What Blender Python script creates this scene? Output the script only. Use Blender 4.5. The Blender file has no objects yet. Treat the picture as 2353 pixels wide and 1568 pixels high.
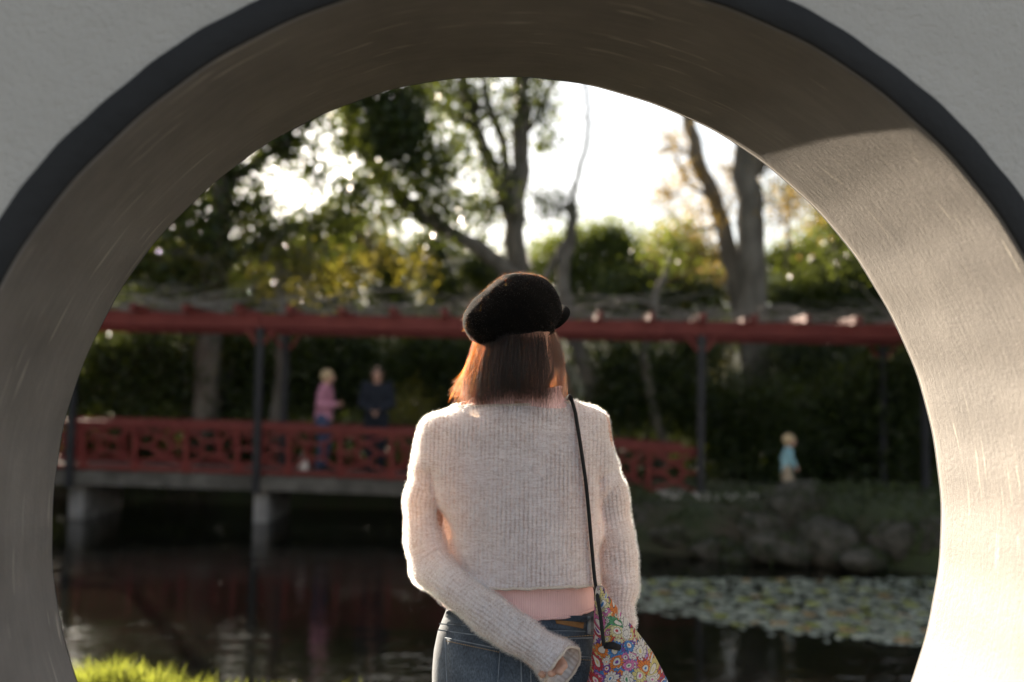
import bpy, math, random
import numpy as np
from mathutils import Vector, Matrix

random.seed(7)
RNG = np.random.default_rng(7)
SC = bpy.context.scene
COL = SC.collection
PI = math.pi

# ------------------------------------------------------------------ camera
FPX = 2353 * 35.0 / 36.0
CAM = np.array([0.0, 0.0, 1.44])
YAW, PITCH, ROLL = math.radians(5.875), math.radians(3.28), math.radians(1.0)
R0 = np.array([math.cos(YAW), -math.sin(YAW), 0.0])
FH = np.array([math.sin(YAW), math.cos(YAW), 0.0])
ZUP = np.array([0.0, 0.0, 1.0])
FWD = math.cos(PITCH) * FH + math.sin(PITCH) * ZUP
U0 = -math.sin(PITCH) * FH + math.cos(PITCH) * ZUP
UPC = U0 * math.cos(ROLL) - R0 * math.sin(ROLL)
RIC = R0 * math.cos(ROLL) + U0 * math.sin(ROLL)

cam = bpy.data.cameras.new('camera')
camo = bpy.data.objects.new('camera', cam)
COL.objects.link(camo)
M = Matrix.Identity(4)
for i in range(3):
    M[i][0], M[i][1], M[i][2], M[i][3] = RIC[i], UPC[i], -FWD[i], CAM[i]
camo.matrix_world = M
cam.sensor_width = 36.0
cam.sensor_fit = 'HORIZONTAL'
cam.lens = 35.0
cam.clip_start, cam.clip_end = 0.05, 2000
cam.dof.use_dof = True
cam.dof.focus_distance = 2.02
cam.dof.aperture_fstop = 1.85
SC.camera = camo

# ------------------------------------------------------------------ light
SUN_DIR = np.array([-0.437, 1.0, 0.280])
SUN_DIR = SUN_DIR / np.linalg.norm(SUN_DIR)
SUN_EL = math.asin(SUN_DIR[2])
SUN_AZ = math.atan2(SUN_DIR[0], SUN_DIR[1])          # from +Y towards +X
world = bpy.data.worlds.new('World')
SC.world = world
world.use_nodes = True
wn, wl = world.node_tree.nodes, world.node_tree.links
bg = wn['Background']
sky = wn.new('ShaderNodeTexSky')
sky.sky_type = 'NISHITA'
sky.sun_disc = False
sky.sun_elevation = SUN_EL
sky.sun_rotation = SUN_AZ
sky.air_density, sky.dust_density, sky.ozone_density = 1.0, 2.0, 1.0
hs = wn.new('ShaderNodeHueSaturation')
hs.inputs['Saturation'].default_value = 0.42
wl.new(sky.outputs[0], hs.inputs['Color'])
wl.new(hs.outputs[0], bg.inputs[0])
bg.inputs[1].default_value = 0.064
sun = bpy.data.lights.new('sun', 'SUN')
suno = bpy.data.objects.new('sun', sun)
COL.objects.link(suno)
sun.energy = 5.0
sun.angle = math.radians(0.5)
sun.color = (1.0, 0.86, 0.68)
suno.rotation_euler = Vector(SUN_DIR).to_track_quat('Z', 'Y').to_euler()
suno.location = (-8, 20, 12)
vs = SC.view_settings
vs.view_transform, vs.look, vs.gamma, vs.exposure = 'Standard', 'None', 1.0, 2.2
vs.use_curve_mapping = False
SC.render.engine = 'CYCLES'
SC.cycles.max_bounces = 8
SC.cycles.diffuse_bounces = 4
SC.cycles.glossy_bounces = 4
SC.cycles.transmission_bounces = 6
SC.cycles.transparent_max_bounces = 12
SC.cycles.sample_clamp_indirect = 8.0
SC.cycles.caustics_reflective = False
SC.cycles.caustics_refractive = False
SC.cycles.use_denoising = True

# ------------------------------------------------------------------ helpers
def P(px, py, d):
    """world point seen at pixel (px, py) of a 2353 px wide frame at camera depth d"""
    return CAM + d * (FWD + RIC * ((px - 1176.5) / FPX) + UPC * ((784 - py) / FPX))

def AB(a, b, z=0.0):
    """ground point: a metres to the right, b metres ahead of the camera"""
    return np.array([R0[0] * a + FH[0] * b, R0[1] * a + FH[1] * b, z])

def to_ab(p):
    return np.array([p[0] * R0[0] + p[1] * R0[1], p[0] * FH[0] + p[1] * FH[1]])

def mesh_np(name, V, F=None, Q=None, smooth=True):
    """mesh from numpy arrays: F triangles, Q quads"""
    me = bpy.data.meshes.new(name)
    V = np.ascontiguousarray(V, dtype=np.float32)
    parts, sizes = [], []
    if Q is not None and len(Q):
        parts.append(np.asarray(Q, np.int32).reshape(-1)); sizes += [4] * len(Q)
    if F is not None and len(F):
        parts.append(np.asarray(F, np.int32).reshape(-1)); sizes += [3] * len(F)
    loops = np.concatenate(parts)
    sizes = np.array(sizes, np.int32)
    me.vertices.add(len(V)); me.vertices.foreach_set('co', V.reshape(-1))
    me.loops.add(len(loops)); me.loops.foreach_set('vertex_index', loops)
    me.polygons.add(len(sizes))
    starts = np.concatenate([[0], np.cumsum(sizes)[:-1]]).astype(np.int32)
    me.polygons.foreach_set('loop_start', starts)
    me.polygons.foreach_set('loop_total', sizes)
    me.polygons.foreach_set('use_smooth', np.full(len(sizes), smooth, bool))
    me.update(calc_edges=True)
    return me

def link(name, me, mat=None, parent=None, loc=None, rot=None):
    o = bpy.data.objects.new(name, me)
    COL.objects.link(o)
    if mat is not None:
        me.materials.append(mat) if len(me.materials) == 0 else None
    if parent is not None:
        o.parent = parent
    if loc is not None:
        o.location = loc
    if rot is not None:
        o.rotation_euler = rot
    return o

def tag(o, label=None, cat=None, group=None, kind=None):
    if label: o['label'] = label
    if cat: o['category'] = cat
    if group: o['group'] = group
    if kind: o['kind'] = kind
    return o

def empty(name, loc=(0, 0, 0), rotz=0.0, label=None, cat=None, group=None):
    o = bpy.data.objects.new(name, None)
    COL.objects.link(o)
    o.empty_display_size = 0.2
    o.location = loc
    o.rotation_euler = (0, 0, rotz)
    return tag(o, label, cat, group)

class MB:
    """collects boxes, tubes and lofts into one mesh"""
    def __init__(self):
        self.v, self.q, self.t, self.n = [], [], [], 0
    def add(self, V, Q=None, T=None):
        V = np.asarray(V, float)
        self.v.append(V)
        if Q is not None and len(Q): self.q.append(np.asarray(Q, int) + self.n)
        if T is not None and len(T): self.t.append(np.asarray(T, int) + self.n)
        self.n += len(V)
    def box(self, c, s, M3=None):
        x, y, z = [k / 2 for k in s]
        V = np.array([[-x,-y,-z],[x,-y,-z],[x,y,-z],[-x,y,-z],[-x,-y,z],[x,-y,z],[x,y,z],[-x,y,z]])
        if M3 is not None: V = V @ np.asarray(M3).T
        self.add(V + np.asarray(c), [[0,3,2,1],[4,5,6,7],[0,1,5,4],[1,2,6,5],[2,3,7,6],[3,0,4,7]])
    def bar(self, a, b, w, h, up=(0, 0, 1)):
        """rectangular bar from a to b, width w, height h (along up)"""
        a, b, up = np.asarray(a, float), np.asarray(b, float), np.asarray(up, float)
        d = b - a; L = np.linalg.norm(d); d = d / L
        s = np.cross(d, up); s /= np.linalg.norm(s)
        u = np.cross(s, d)
        self.box((a + b) / 2, (L, w, h), np.array([d, s, u]).T)
    def tube(self, pts, rad, n=8, cap=True, flat=1.0, jit=0.0):
        pts = np.asarray(pts, float); m = len(pts)
        rad = np.full(m, rad, float) if np.isscalar(rad) else np.asarray(rad, float)
        T = np.gradient(pts, axis=0); T /= np.linalg.norm(T, axis=1)[:, None] + 1e-9
        ref = np.array([0.0, 1.0, 0.0]) if abs(T[0][1]) < 0.9 else np.array([1.0, 0, 0])
        ang = np.linspace(0, 2 * PI, n, endpoint=False)
        V = []
        for i in range(m):
            s = np.cross(T[i], ref); s /= np.linalg.norm(s); u = np.cross(s, T[i])
            rr = rad[i] * (1 + (RNG.uniform(-jit, jit, n) if jit else 0))
            V.append(pts[i] + (np.cos(ang) * rr)[:, None] * s + (np.sin(ang) * rr * flat)[:, None] * u)
        V = np.concatenate(V)
        i, j = np.meshgrid(np.arange(m - 1), np.arange(n), indexing='ij')
        i, j = i.ravel(), j.ravel(); k = (j + 1) % n
        Q = np.c_[i * n + j, i * n + k, (i + 1) * n + k, (i + 1) * n + j]
        Tt = []
        if cap:
            for e, rev in ((0, True), (m - 1, False)):
                for j in range(1, n - 1):
                    t = [e * n, e * n + j, e * n + j + 1]
                    Tt.append(t[::-1] if rev else t)
        self.add(V, Q, Tt)
    def build(self, name, mat, parent=None, smooth=False, **kw):
        V = np.concatenate(self.v)
        me = mesh_np(name, V, np.concatenate(self.t) if self.t else None,
                     np.concatenate(self.q) if self.q else None, smooth)
        return link(name, me, mat, parent, **kw)

# ---------------------------------------------------------------- materials
def mat_new(name):
    m = bpy.data.materials.new(name); m.use_nodes = True
    nt = m.node_tree
    return m, nt.nodes, nt.links, nt.nodes['Principled BSDF'], nt.nodes['Material Output']

def ramp(nodes, stops):
    r = nodes.new('ShaderNodeValToRGB')
    el = r.color_ramp.elements
    while len(el) < len(stops): el.new(0.5)
    for e, (p, c) in zip(el, stops):
        e.position = p; e.color = (*c, 1) if len(c) == 3 else c
    return r

def noise(nodes, links, scale, detail=4, rough=0.55, vec=None, stretch=None, coord='Object'):
    n = nodes.new('ShaderNodeTexNoise')
    n.inputs['Scale'].default_value = scale
    n.inputs['Detail'].default_value = detail
    n.inputs['Roughness'].default_value = rough
    if vec is None:
        tc = nodes.new('ShaderNodeTexCoord'); vec = tc.outputs[coord]
    if stretch is not None:
        mp = nodes.new('ShaderNodeMapping'); mp.inputs['Scale'].default_value = stretch
        links.new(vec, mp.inputs['Vector']); vec = mp.outputs[0]
    links.new(vec, n.inputs['Vector'])
    return n

def simple(name, c1, c2, scale=6, rough=0.8, bump=0.0, bscale=60, spec=0.3, stretch=None, bdist=0.01):
    m, N, L, b, out = mat_new(name)
    n = noise(N, L, scale, stretch=stretch)
    r = ramp(N, [(0.3, c1), (0.7, c2)])
    L.new(n.outputs['Fac'], r.inputs[0]); L.new(r.outputs[0], b.inputs['Base Color'])
    b.inputs['Roughness'].default_value = rough
    b.inputs['Specular IOR Level'].default_value = spec
    if bump:
        n2 = noise(N, L, bscale, 5, 0.6, stretch=stretch)
        bp = N.new('ShaderNodeBump'); bp.inputs['Strength'].default_value = bump
        bp.inputs['Distance'].default_value = bdist
        L.new(n2.outputs['Fac'], bp.inputs['Height']); L.new(bp.outputs[0], b.inputs['Normal'])
    return m

def leaf_mat(name, dark, light, trans, tamount=0.45, gloss=0.35):
    """leaf: tinted per leaf, lets light through"""
    m, N, L, b, out = mat_new(name)
    at = N.new('ShaderNodeAttribute'); at.attribute_name = 'tint'
    r = ramp(N, [(0.0, dark), (1.0, light)])
    L.new(at.outputs['Fac'], r.inputs[0])
    L.new(r.outputs[0], b.inputs['Base Color'])
    b.inputs['Roughness'].default_value = gloss
    b.inputs['Specular IOR Level'].default_value = 0.4
    tr = N.new('ShaderNodeBsdfTranslucent')
    r2 = ramp(N, [(0.0, tuple(k * 0.45 for k in trans)), (1.0, trans)])
    L.new(at.outputs['Fac'], r2.inputs[0]); L.new(r2.outputs[0], tr.inputs[0])
    mx = N.new('ShaderNodeMixShader'); mx.inputs[0].default_value = tamount
    L.new(b.outputs[0], mx.inputs[1]); L.new(tr.outputs[0], mx.inputs[2])
    L.new(mx.outputs[0], out.inputs[0])
    return m

def stucco_mat(name, c1, c2):
    m, N, L, b, out = mat_new(name)
    n = noise(N, L, 1.6, 5, 0.6)
    r = ramp(N, [(0.32, c1), (0.68, c2)])
    L.new(n.outputs['Fac'], r.inputs[0]); L.new(r.outputs[0], b.inputs['Base Color'])
    b.inputs['Roughness'].default_value = 0.9
    b.inputs['Specular IOR Level'].default_value = 0.2
    n1 = noise(N, L, 130, 4, 0.65); n2 = noise(N, L, 28, 3, 0.5)
    ad = N.new('ShaderNodeMath'); ad.operation = 'ADD'
    L.new(n1.outputs['Fac'], ad.inputs[0]); L.new(n2.outputs['Fac'], ad.inputs[1])
    bp = N.new('ShaderNodeBump'); bp.inputs['Strength'].default_value = 0.7
    bp.inputs['Distance'].default_value = 0.006
    L.new(ad.outputs[0], bp.inputs['Height']); L.new(bp.outputs[0], b.inputs['Normal'])
    return m

def reveal_mat():
    """brushed plaster inside the opening: streaks along the circumference, scrapes"""
    m, N, L, b, out = mat_new('reveal_plaster')
    uv = N.new('ShaderNodeUVMap'); uv.uv_map = 'UVMap'
    vec = uv.outputs[0]
    st = noise(N, L, 22, 6, 0.65, vec=vec, stretch=(0.35, 4.0, 1))       # long streaks
    mo = noise(N, L, 5, 4, 0.6, vec=vec)
    sc = noise(N, L, 16, 3, 0.5, vec=vec, stretch=(0.30, 4.2, 1))
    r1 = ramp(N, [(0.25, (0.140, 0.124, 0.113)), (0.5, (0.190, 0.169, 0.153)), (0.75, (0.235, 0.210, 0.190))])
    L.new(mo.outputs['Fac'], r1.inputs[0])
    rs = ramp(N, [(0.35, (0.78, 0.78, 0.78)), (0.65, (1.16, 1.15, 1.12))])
    L.new(st.outputs['Fac'], rs.inputs[0])
    mul = N.new('ShaderNodeMix'); mul.data_type = 'RGBA'; mul.blend_type = 'MULTIPLY'
    mul.inputs[0].default_value = 0.35
    L.new(r1.outputs[0], mul.inputs[6]); L.new(rs.outputs[0], mul.inputs[7])
    scr = ramp(N, [(0.63, (0, 0, 0)), (0.665, (1, 1, 1))])
    L.new(sc.outputs['Fac'], scr.inputs[0])
    mx = N.new('ShaderNodeMix'); mx.data_type = 'RGBA'
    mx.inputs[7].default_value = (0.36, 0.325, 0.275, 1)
    mk = noise(N, L, 3.1, 3, 0.6, vec=vec); mr = ramp(N, [(0.44, (0, 0, 0)), (0.56, (1, 1, 1))]); L.new(mk.outputs['Fac'], mr.inputs[0])
    mq = N.new('ShaderNodeMath'); mq.operation = 'MULTIPLY'; L.new(scr.outputs[0], mq.inputs[0]); L.new(mr.outputs[0], mq.inputs[1])
    L.new(mq.outputs[0], mx.inputs[0]); L.new(mul.outputs[2], mx.inputs[6])
    L.new(mx.outputs[2], b.inputs['Base Color'])
    b.inputs['Roughness'].default_value = 0.62
    b.inputs['Specular IOR Level'].default_value = 0.35
    f = noise(N, L, 105, 6, 0.75, vec=vec, stretch=(0.85, 1.15, 1))
    ad = N.new('ShaderNodeMath'); ad.operation = 'MULTIPLY_ADD'
    ad.inputs[1].default_value = 0.4
    L.new(st.outputs['Fac'], ad.inputs[0]); L.new(f.outputs['Fac'], ad.inputs[2])
    bp = N.new('ShaderNodeBump'); bp.inputs['Strength'].default_value = 0.40
    bp.inputs['Distance'].default_value = 0.004
    L.new(ad.outputs[0], bp.inputs['Height']); L.new(bp.outputs[0], b.inputs['Normal'])
    return m

def knit_mat(name, base1, base2, thin, rib=0.0088, trans=0.35):
    """ribbed slub knit; UV is in metres (u across the ribs, v along them)"""
    m, N, L, b, out = mat_new(name)
    uv = N.new('ShaderNodeUVMap'); uv.uv_map = 'UVMap'
    sep = N.new('ShaderNodeSeparateXYZ'); L.new(uv.outputs[0], sep.inputs[0])
    wob = noise(N, L, 30, 2, 0.5, vec=uv.outputs[0])
    wm = N.new('ShaderNodeMath'); wm.operation = 'MULTIPLY_ADD'; wm.inputs[1].default_value = 0.004
    L.new(wob.outputs['Fac'], wm.inputs[0]); L.new(sep.outputs[0], wm.inputs[2])
    ph = N.new('ShaderNodeMath'); ph.operation = 'MULTIPLY'; ph.inputs[1].default_value = 2 * PI / rib
    L.new(wm.outputs[0], ph.inputs[0])
    co = N.new('ShaderNodeMath'); co.operation = 'COSINE'; L.new(ph.outputs[0], co.inputs[0])
    rb = N.new('ShaderNodeMapRange'); rb.inputs[1].default_value = -1; rb.inputs[2].default_value = 1
    L.new(co.outputs[0], rb.inputs[0])
    pw0 = N.new('ShaderNodeMath'); pw0.operation = 'POWER'; pw0.inputs[1].default_value = 0.45
    L.new(rb.outputs[0], pw0.inputs[0])
    fade = noise(N, L, 9, 3, 0.6, vec=uv.outputs[0]); fr = ramp(N, [(0.35, (0.25, 0.25, 0.25)), (0.65, (1, 1, 1))]); L.new(fade.outputs['Fac'], fr.inputs[0])
    pw = N.new('ShaderNodeMix'); pw.data_type = 'FLOAT'; pw.inputs[2].default_value = 0.8
    L.new(fr.outputs[0], pw.inputs[0]); L.new(pw0.outputs[0], pw.inputs[3])
    slub = noise(N, L, 90, 4, 0.6, vec=uv.outputs[0], stretch=(0.55, 2.4, 1))
    blot = noise(N, L, 22, 4, 0.65, vec=uv.outputs[0], stretch=(0.8, 1.6, 1))
    r1 = ramp(N, [(0.38, base2), (0.62, base1)])
    L.new(blot.outputs['Fac'], r1.inputs[0])
    rs = ramp(N, [(0.40, (0, 0, 0)), (0.60, (1, 1, 1))])
    L.new(slub.outputs['Fac'], rs.inputs[0])
    mm = N.new('ShaderNodeMath'); mm.operation = 'MULTIPLY_ADD'
    mm.inputs[1].default_value = 0.62; mm.inputs[2].default_value = 0.12
    L.new(rs.outputs[0], mm.inputs[0])
    m2 = N.new('ShaderNodeMath'); m2.operation = 'MULTIPLY_ADD'; m2.use_clamp = True
    m2.inputs[1].default_value = 0.55
    L.new(pw.outputs[0], m2.inputs[0]); L.new(mm.outputs[0], m2.inputs[2])
    mx = N.new('ShaderNodeMix'); mx.data_type = 'RGBA'
    mx.inputs[6].default_value = (*thin, 1)
    L.new(m2.outputs[0], mx.inputs[0]); L.new(r1.outputs[0], mx.inputs[7])
    L.new(mx.outputs[2], b.inputs['Base Color'])
    b.inputs['Roughness'].default_value = 0.95
    b.inputs['Specular IOR Level'].default_value = 0.1
    b.inputs['Sheen Weight'].default_value = 0.35
    b.inputs['Sheen Roughness'].default_value = 0.5
    had = N.new('ShaderNodeMath'); had.operation = 'MULTIPLY_ADD'; had.inputs[1].default_value = 0.6
    L.new(slub.outputs['Fac'], had.inputs[0]); L.new(pw.outputs[0], had.inputs[2])
    bp = N.new('ShaderNodeBump'); bp.inputs['Strength'].default_value = 0.9
    bp.inputs['Distance'].default_value = 0.0035
    L.new(had.outputs[0], bp.inputs['Height']); L.new(bp.outputs[0], b.inputs['Normal'])
    tr = N.new('ShaderNodeBsdfTranslucent'); tr.inputs[0].default_value = (0.85, 0.66, 0.5, 1)
    ms = N.new('ShaderNodeMixShader'); ms.inputs[0].default_value = trans
    L.new(b.outputs[0], ms.inputs[1]); L.new(tr.outputs[0], ms.inputs[2])
    L.new(ms.outputs[0], out.inputs[0])
    return m

def fibre_mat(name, col, tr=0.5):
    m, N, L, b, out = mat_new(name)
    b.inputs['Base Color'].default_value = (*col, 1)
    b.inputs['Roughness'].default_value = 0.6
    t = N.new('ShaderNodeBsdfTranslucent'); t.inputs[0].default_value = (*col, 1)
    ms = N.new('ShaderNodeMixShader'); ms.inputs[0].default_value = tr
    L.new(b.outputs[0], ms.inputs[1]); L.new(t.outputs[0], ms.inputs[2]); L.new(ms.outputs[0], out.inputs[0])
    return m

def hair_mat(name, mel, red, rough=0.32):
    m, N, L, b, out = mat_new(name)
    h = N.new('ShaderNodeBsdfHairPrincipled')
    h.parametrization = 'MELANIN'
    h.inputs['Melanin'].default_value = mel
    h.inputs['Melanin Redness'].default_value = red
    h.inputs['Roughness'].default_value = rough
    h.inputs['Radial Roughness'].default_value = 0.4
    h.inputs['Random Color'].default_value = 0.25
    L.new(h.outputs[0], out.inputs[0])
    return m

def denim_mat():
    m, N, L, b, out = mat_new('denim')
    n = noise(N, L, 9, 4, 0.6); w = noise(N, L, 420, 2, 0.6, stretch=(1, 1, 0.4))
    r = ramp(N, [(0.32, (0.030, 0.040, 0.058)), (0.68, (0.105, 0.135, 0.175))])
    L.new(n.outputs['Fac'], r.inputs[0])
    rw = ramp(N, [(0.3, (0.55, 0.55, 0.55)), (0.7, (1.35, 1.35, 1.35))])
    L.new(w.outputs['Fac'], rw.inputs[0])
    mx = N.new('ShaderNodeMix'); mx.data_type = 'RGBA'; mx.blend_type = 'MULTIPLY'; mx.inputs[0].default_value = 1
    L.new(r.outputs[0], mx.inputs[6]); L.new(rw.outputs[0], mx.inputs[7])
    L.new(mx.outputs[2], b.inputs['Base Color'])
    b.inputs['Roughness'].default_value = 0.9
    b.inputs['Specular IOR Level'].default_value = 0.15
    b.inputs['Sheen Weight'].default_value = 0.2
    bp = N.new('ShaderNodeBump'); bp.inputs['Strength'].default_value = 0.4; bp.inputs['Distance'].default_value = 0.001
    L.new(w.outputs['Fac'], bp.inputs['Height']); L.new(bp.outputs[0], b.inputs['Normal'])
    return m

def floral_mat():
    """generic many-coloured flower print, flat on the cloth (UV in metres)"""
    m, N, L, b, out = mat_new('flower_print')
    uv0 = N.new('ShaderNodeUVMap'); uv0.uv_map = 'UVMap'
    wn_ = noise(N, L, 26, 2, 0.5, vec=uv0.outputs[0]); uv = N.new('ShaderNodeMixRGB'); uv.blend_type = 'LINEAR_LIGHT'
    uv.inputs[0].default_value = 0.012; L.new(uv0.outputs[0], uv.inputs[1]); L.new(wn_.outputs['Color'], uv.inputs[2])
    def math_(op, a, bb=None, c=None, clamp=False):
        n = N.new('ShaderNodeMath'); n.operation = op; n.use_clamp = clamp
        for i, x in enumerate((a, bb, c)):
            if x is None: continue
            if isinstance(x, (int, float)): n.inputs[i].default_value = x
            else: L.new(x, n.inputs[i])
        return n.outputs[0]
    def flowers(scale, offset, petals):
        mp = N.new('ShaderNodeMapping'); mp.inputs['Location'].default_value = offset
        mp.inputs['Scale'].default_value = (scale, scale, 0)
        L.new(uv.outputs[0], mp.inputs[0])
        v = N.new('ShaderNodeTexVoronoi'); v.voronoi_dimensions = '2D'
        v.inputs['Scale'].default_value = 1.0; v.inputs['Randomness'].default_value = 0.55
        L.new(mp.outputs[0], v.inputs['Vector'])
        df = N.new('ShaderNodeVectorMath'); df.operation = 'SUBTRACT'
        L.new(mp.outputs[0], df.inputs[0]); L.new(v.outputs['Position'], df.inputs[1])
        s = N.new('ShaderNodeSeparateXYZ'); L.new(df.outputs[0], s.inputs[0])
        cs = N.new('ShaderNodeSeparateColor'); L.new(v.outputs['Color'], cs.inputs[0])
        ang = math_('ARCTAN2', s.outputs[1], s.outputs[0])
        ang = math_('MULTIPLY_ADD', cs.outputs[1], 6.28, ang)
        rad = v.outputs['Distance']
        pet = math_('ABSOLUTE', math_('SINE', math_('MULTIPLY', ang, petals / 2)))
        edge = math_('MULTIPLY_ADD', math_('POWER', pet, 0.5), 0.20, 0.30)
        return rad, edge, cs, pet
    pal = [(0.0, (0.50, 0.04, 0.06)), (0.12, (0.70, 0.66, 0.62)), (0.28, (0.66, 0.58, 0.22)), (0.38, (0.17, 0.06, 0.32)),
           (0.5, (0.62, 0.16, 0.38)), (0.6, (0.05, 0.22, 0.55)), (0.7, (0.70, 0.20, 0.03)), (0.8, (0.66, 0.60, 0.34)),
           (0.9, (0.06, 0.28, 0.12)), (0.97, (0.42, 0.28, 0.62))]
    def palette(sock):
        r = ramp(N, pal); r.color_ramp.interpolation = 'CONSTANT'; L.new(sock, r.inputs[0]); return r.outputs[0]
    def mix(f, a, c):
        x = N.new('ShaderNodeMix'); x.data_type = 'RGBA'
        L.new(f, x.inputs[0])
        for i, y in ((6, a), (7, c)):
            if isinstance(y, tuple): x.inputs[i].default_value = (*y, 1)
            else: L.new(y, x.inputs[i])
        return x.outputs[2]
    col = None
    for scale, off, pt in ((62, (0.3, 0.7, 0), 10), (38, (3.1, 1.7, 0), 12)):
        rad, edge, cs, pet = flowers(scale, off, pt)
        pc = palette(cs.outputs[0]); cc = palette(cs.outputs[2])
        base = palette(cs.outputs[1]) if col is None else col
        line = (0.03, 0.02, 0.03)
        f = math_('LESS_THAN', rad, edge)
        fo = math_('LESS_THAN', rad, math_('ADD', edge, 0.035))
        pl = math_('LESS_THAN', pet, 0.16)
        col = mix(fo, base, line)
        col = mix(f, col, pc)
        col = mix(math_('MULTIPLY', f, pl), col, line)
        col = mix(math_('LESS_THAN', rad, 0.255), col, line)
        col = mix(math_('LESS_THAN', rad, 0.23), col, (0.72, 0.68, 0.62))
        col = mix(math_('LESS_THAN', rad, 0.10), col, cc)
    L.new(col, b.inputs['Base Color'])
    b.inputs['Roughness'].default_value = 0.55
    cr = noise(N, L, 16, 4, 0.6, stretch=(1.6, 1, 0.35)); bp = N.new('ShaderNodeBump'); bp.inputs['Strength'].default_value = 0.9; bp.inputs['Distance'].default_value = 0.02
    L.new(cr.outputs['Fac'], bp.inputs['Height']); L.new(bp.outputs[0], b.inputs['Normal'])
    tr = N.new('ShaderNodeBsdfTranslucent'); L.new(col, tr.inputs[0])
    ms = N.new('ShaderNodeMixShader'); ms.inputs[0].default_value = 0.2
    L.new(b.outputs[0], ms.inputs[1]); L.new(tr.outputs[0], ms.inputs[2]); L.new(ms.outputs[0], out.inputs[0])
    return m

def water_mat():
    m, N, L, b, out = mat_new('pond_water')
    b.inputs['Base Color'].default_value = (0.006, 0.006, 0.004, 1)
    b.inputs['Roughness'].default_value = 0.03
    b.inputs['IOR'].default_value = 1.33
    b.inputs['Specular IOR Level'].default_value = 0.5
    tc = N.new('ShaderNodeTexCoord')
    n1 = noise(N, L, 3.2, 3, 0.5, vec=tc.outputs['Object'], stretch=(0.55, 1.5, 1))
    n2 = noise(N, L, 12, 3, 0.5, vec=tc.outputs['Object'], stretch=(0.6, 1.4, 1))
    ad = N.new('ShaderNodeMath'); ad.operation = 'MULTIPLY_ADD'; ad.inputs[1].default_value = 0.3
    L.new(n2.outputs['Fac'], ad.inputs[0]); L.new(n1.outputs['Fac'], ad.inputs[2])
    bp = N.new('ShaderNodeBump'); bp.inputs['Distance'].default_value = 0.036
    wind = noise(N, L, 0.32, 2, 0.5, vec=tc.outputs['Object']); wr_ = ramp(N, [(0.42, (0.12, 0.12, 0.12)), (0.62, (0.46, 0.46, 0.46))])
    L.new(wind.outputs['Fac'], wr_.inputs[0]); L.new(wr_.outputs[0], bp.inputs['Strength'])
    L.new(ad.outputs[0], bp.inputs['Height']); L.new(bp.outputs[0], b.inputs['Normal'])
    return m

def ground_mat():
    m, N, L, b, out = mat_new('earth_and_turf')
    n = noise(N, L, 1.1, 6, 0.65); f = noise(N, L, 40, 4, 0.6)
    r = ramp(N, [(0.35, (0.045, 0.036, 0.024)), (0.55, (0.032, 0.042, 0.016)), (0.75, (0.05, 0.065, 0.02))])
    L.new(n.outputs['Fac'], r.inputs[0]); L.new(r.outputs[0], b.inputs['Base Color'])
    b.inputs['Roughness'].default_value = 0.95
    bp = N.new('ShaderNodeBump'); bp.inputs['Strength'].default_value = 0.8; bp.inputs['Distance'].default_value = 0.03
    L.new(f.outputs['Fac'], bp.inputs['Height']); L.new(bp.outputs[0], b.inputs['Normal'])
    return m

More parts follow.
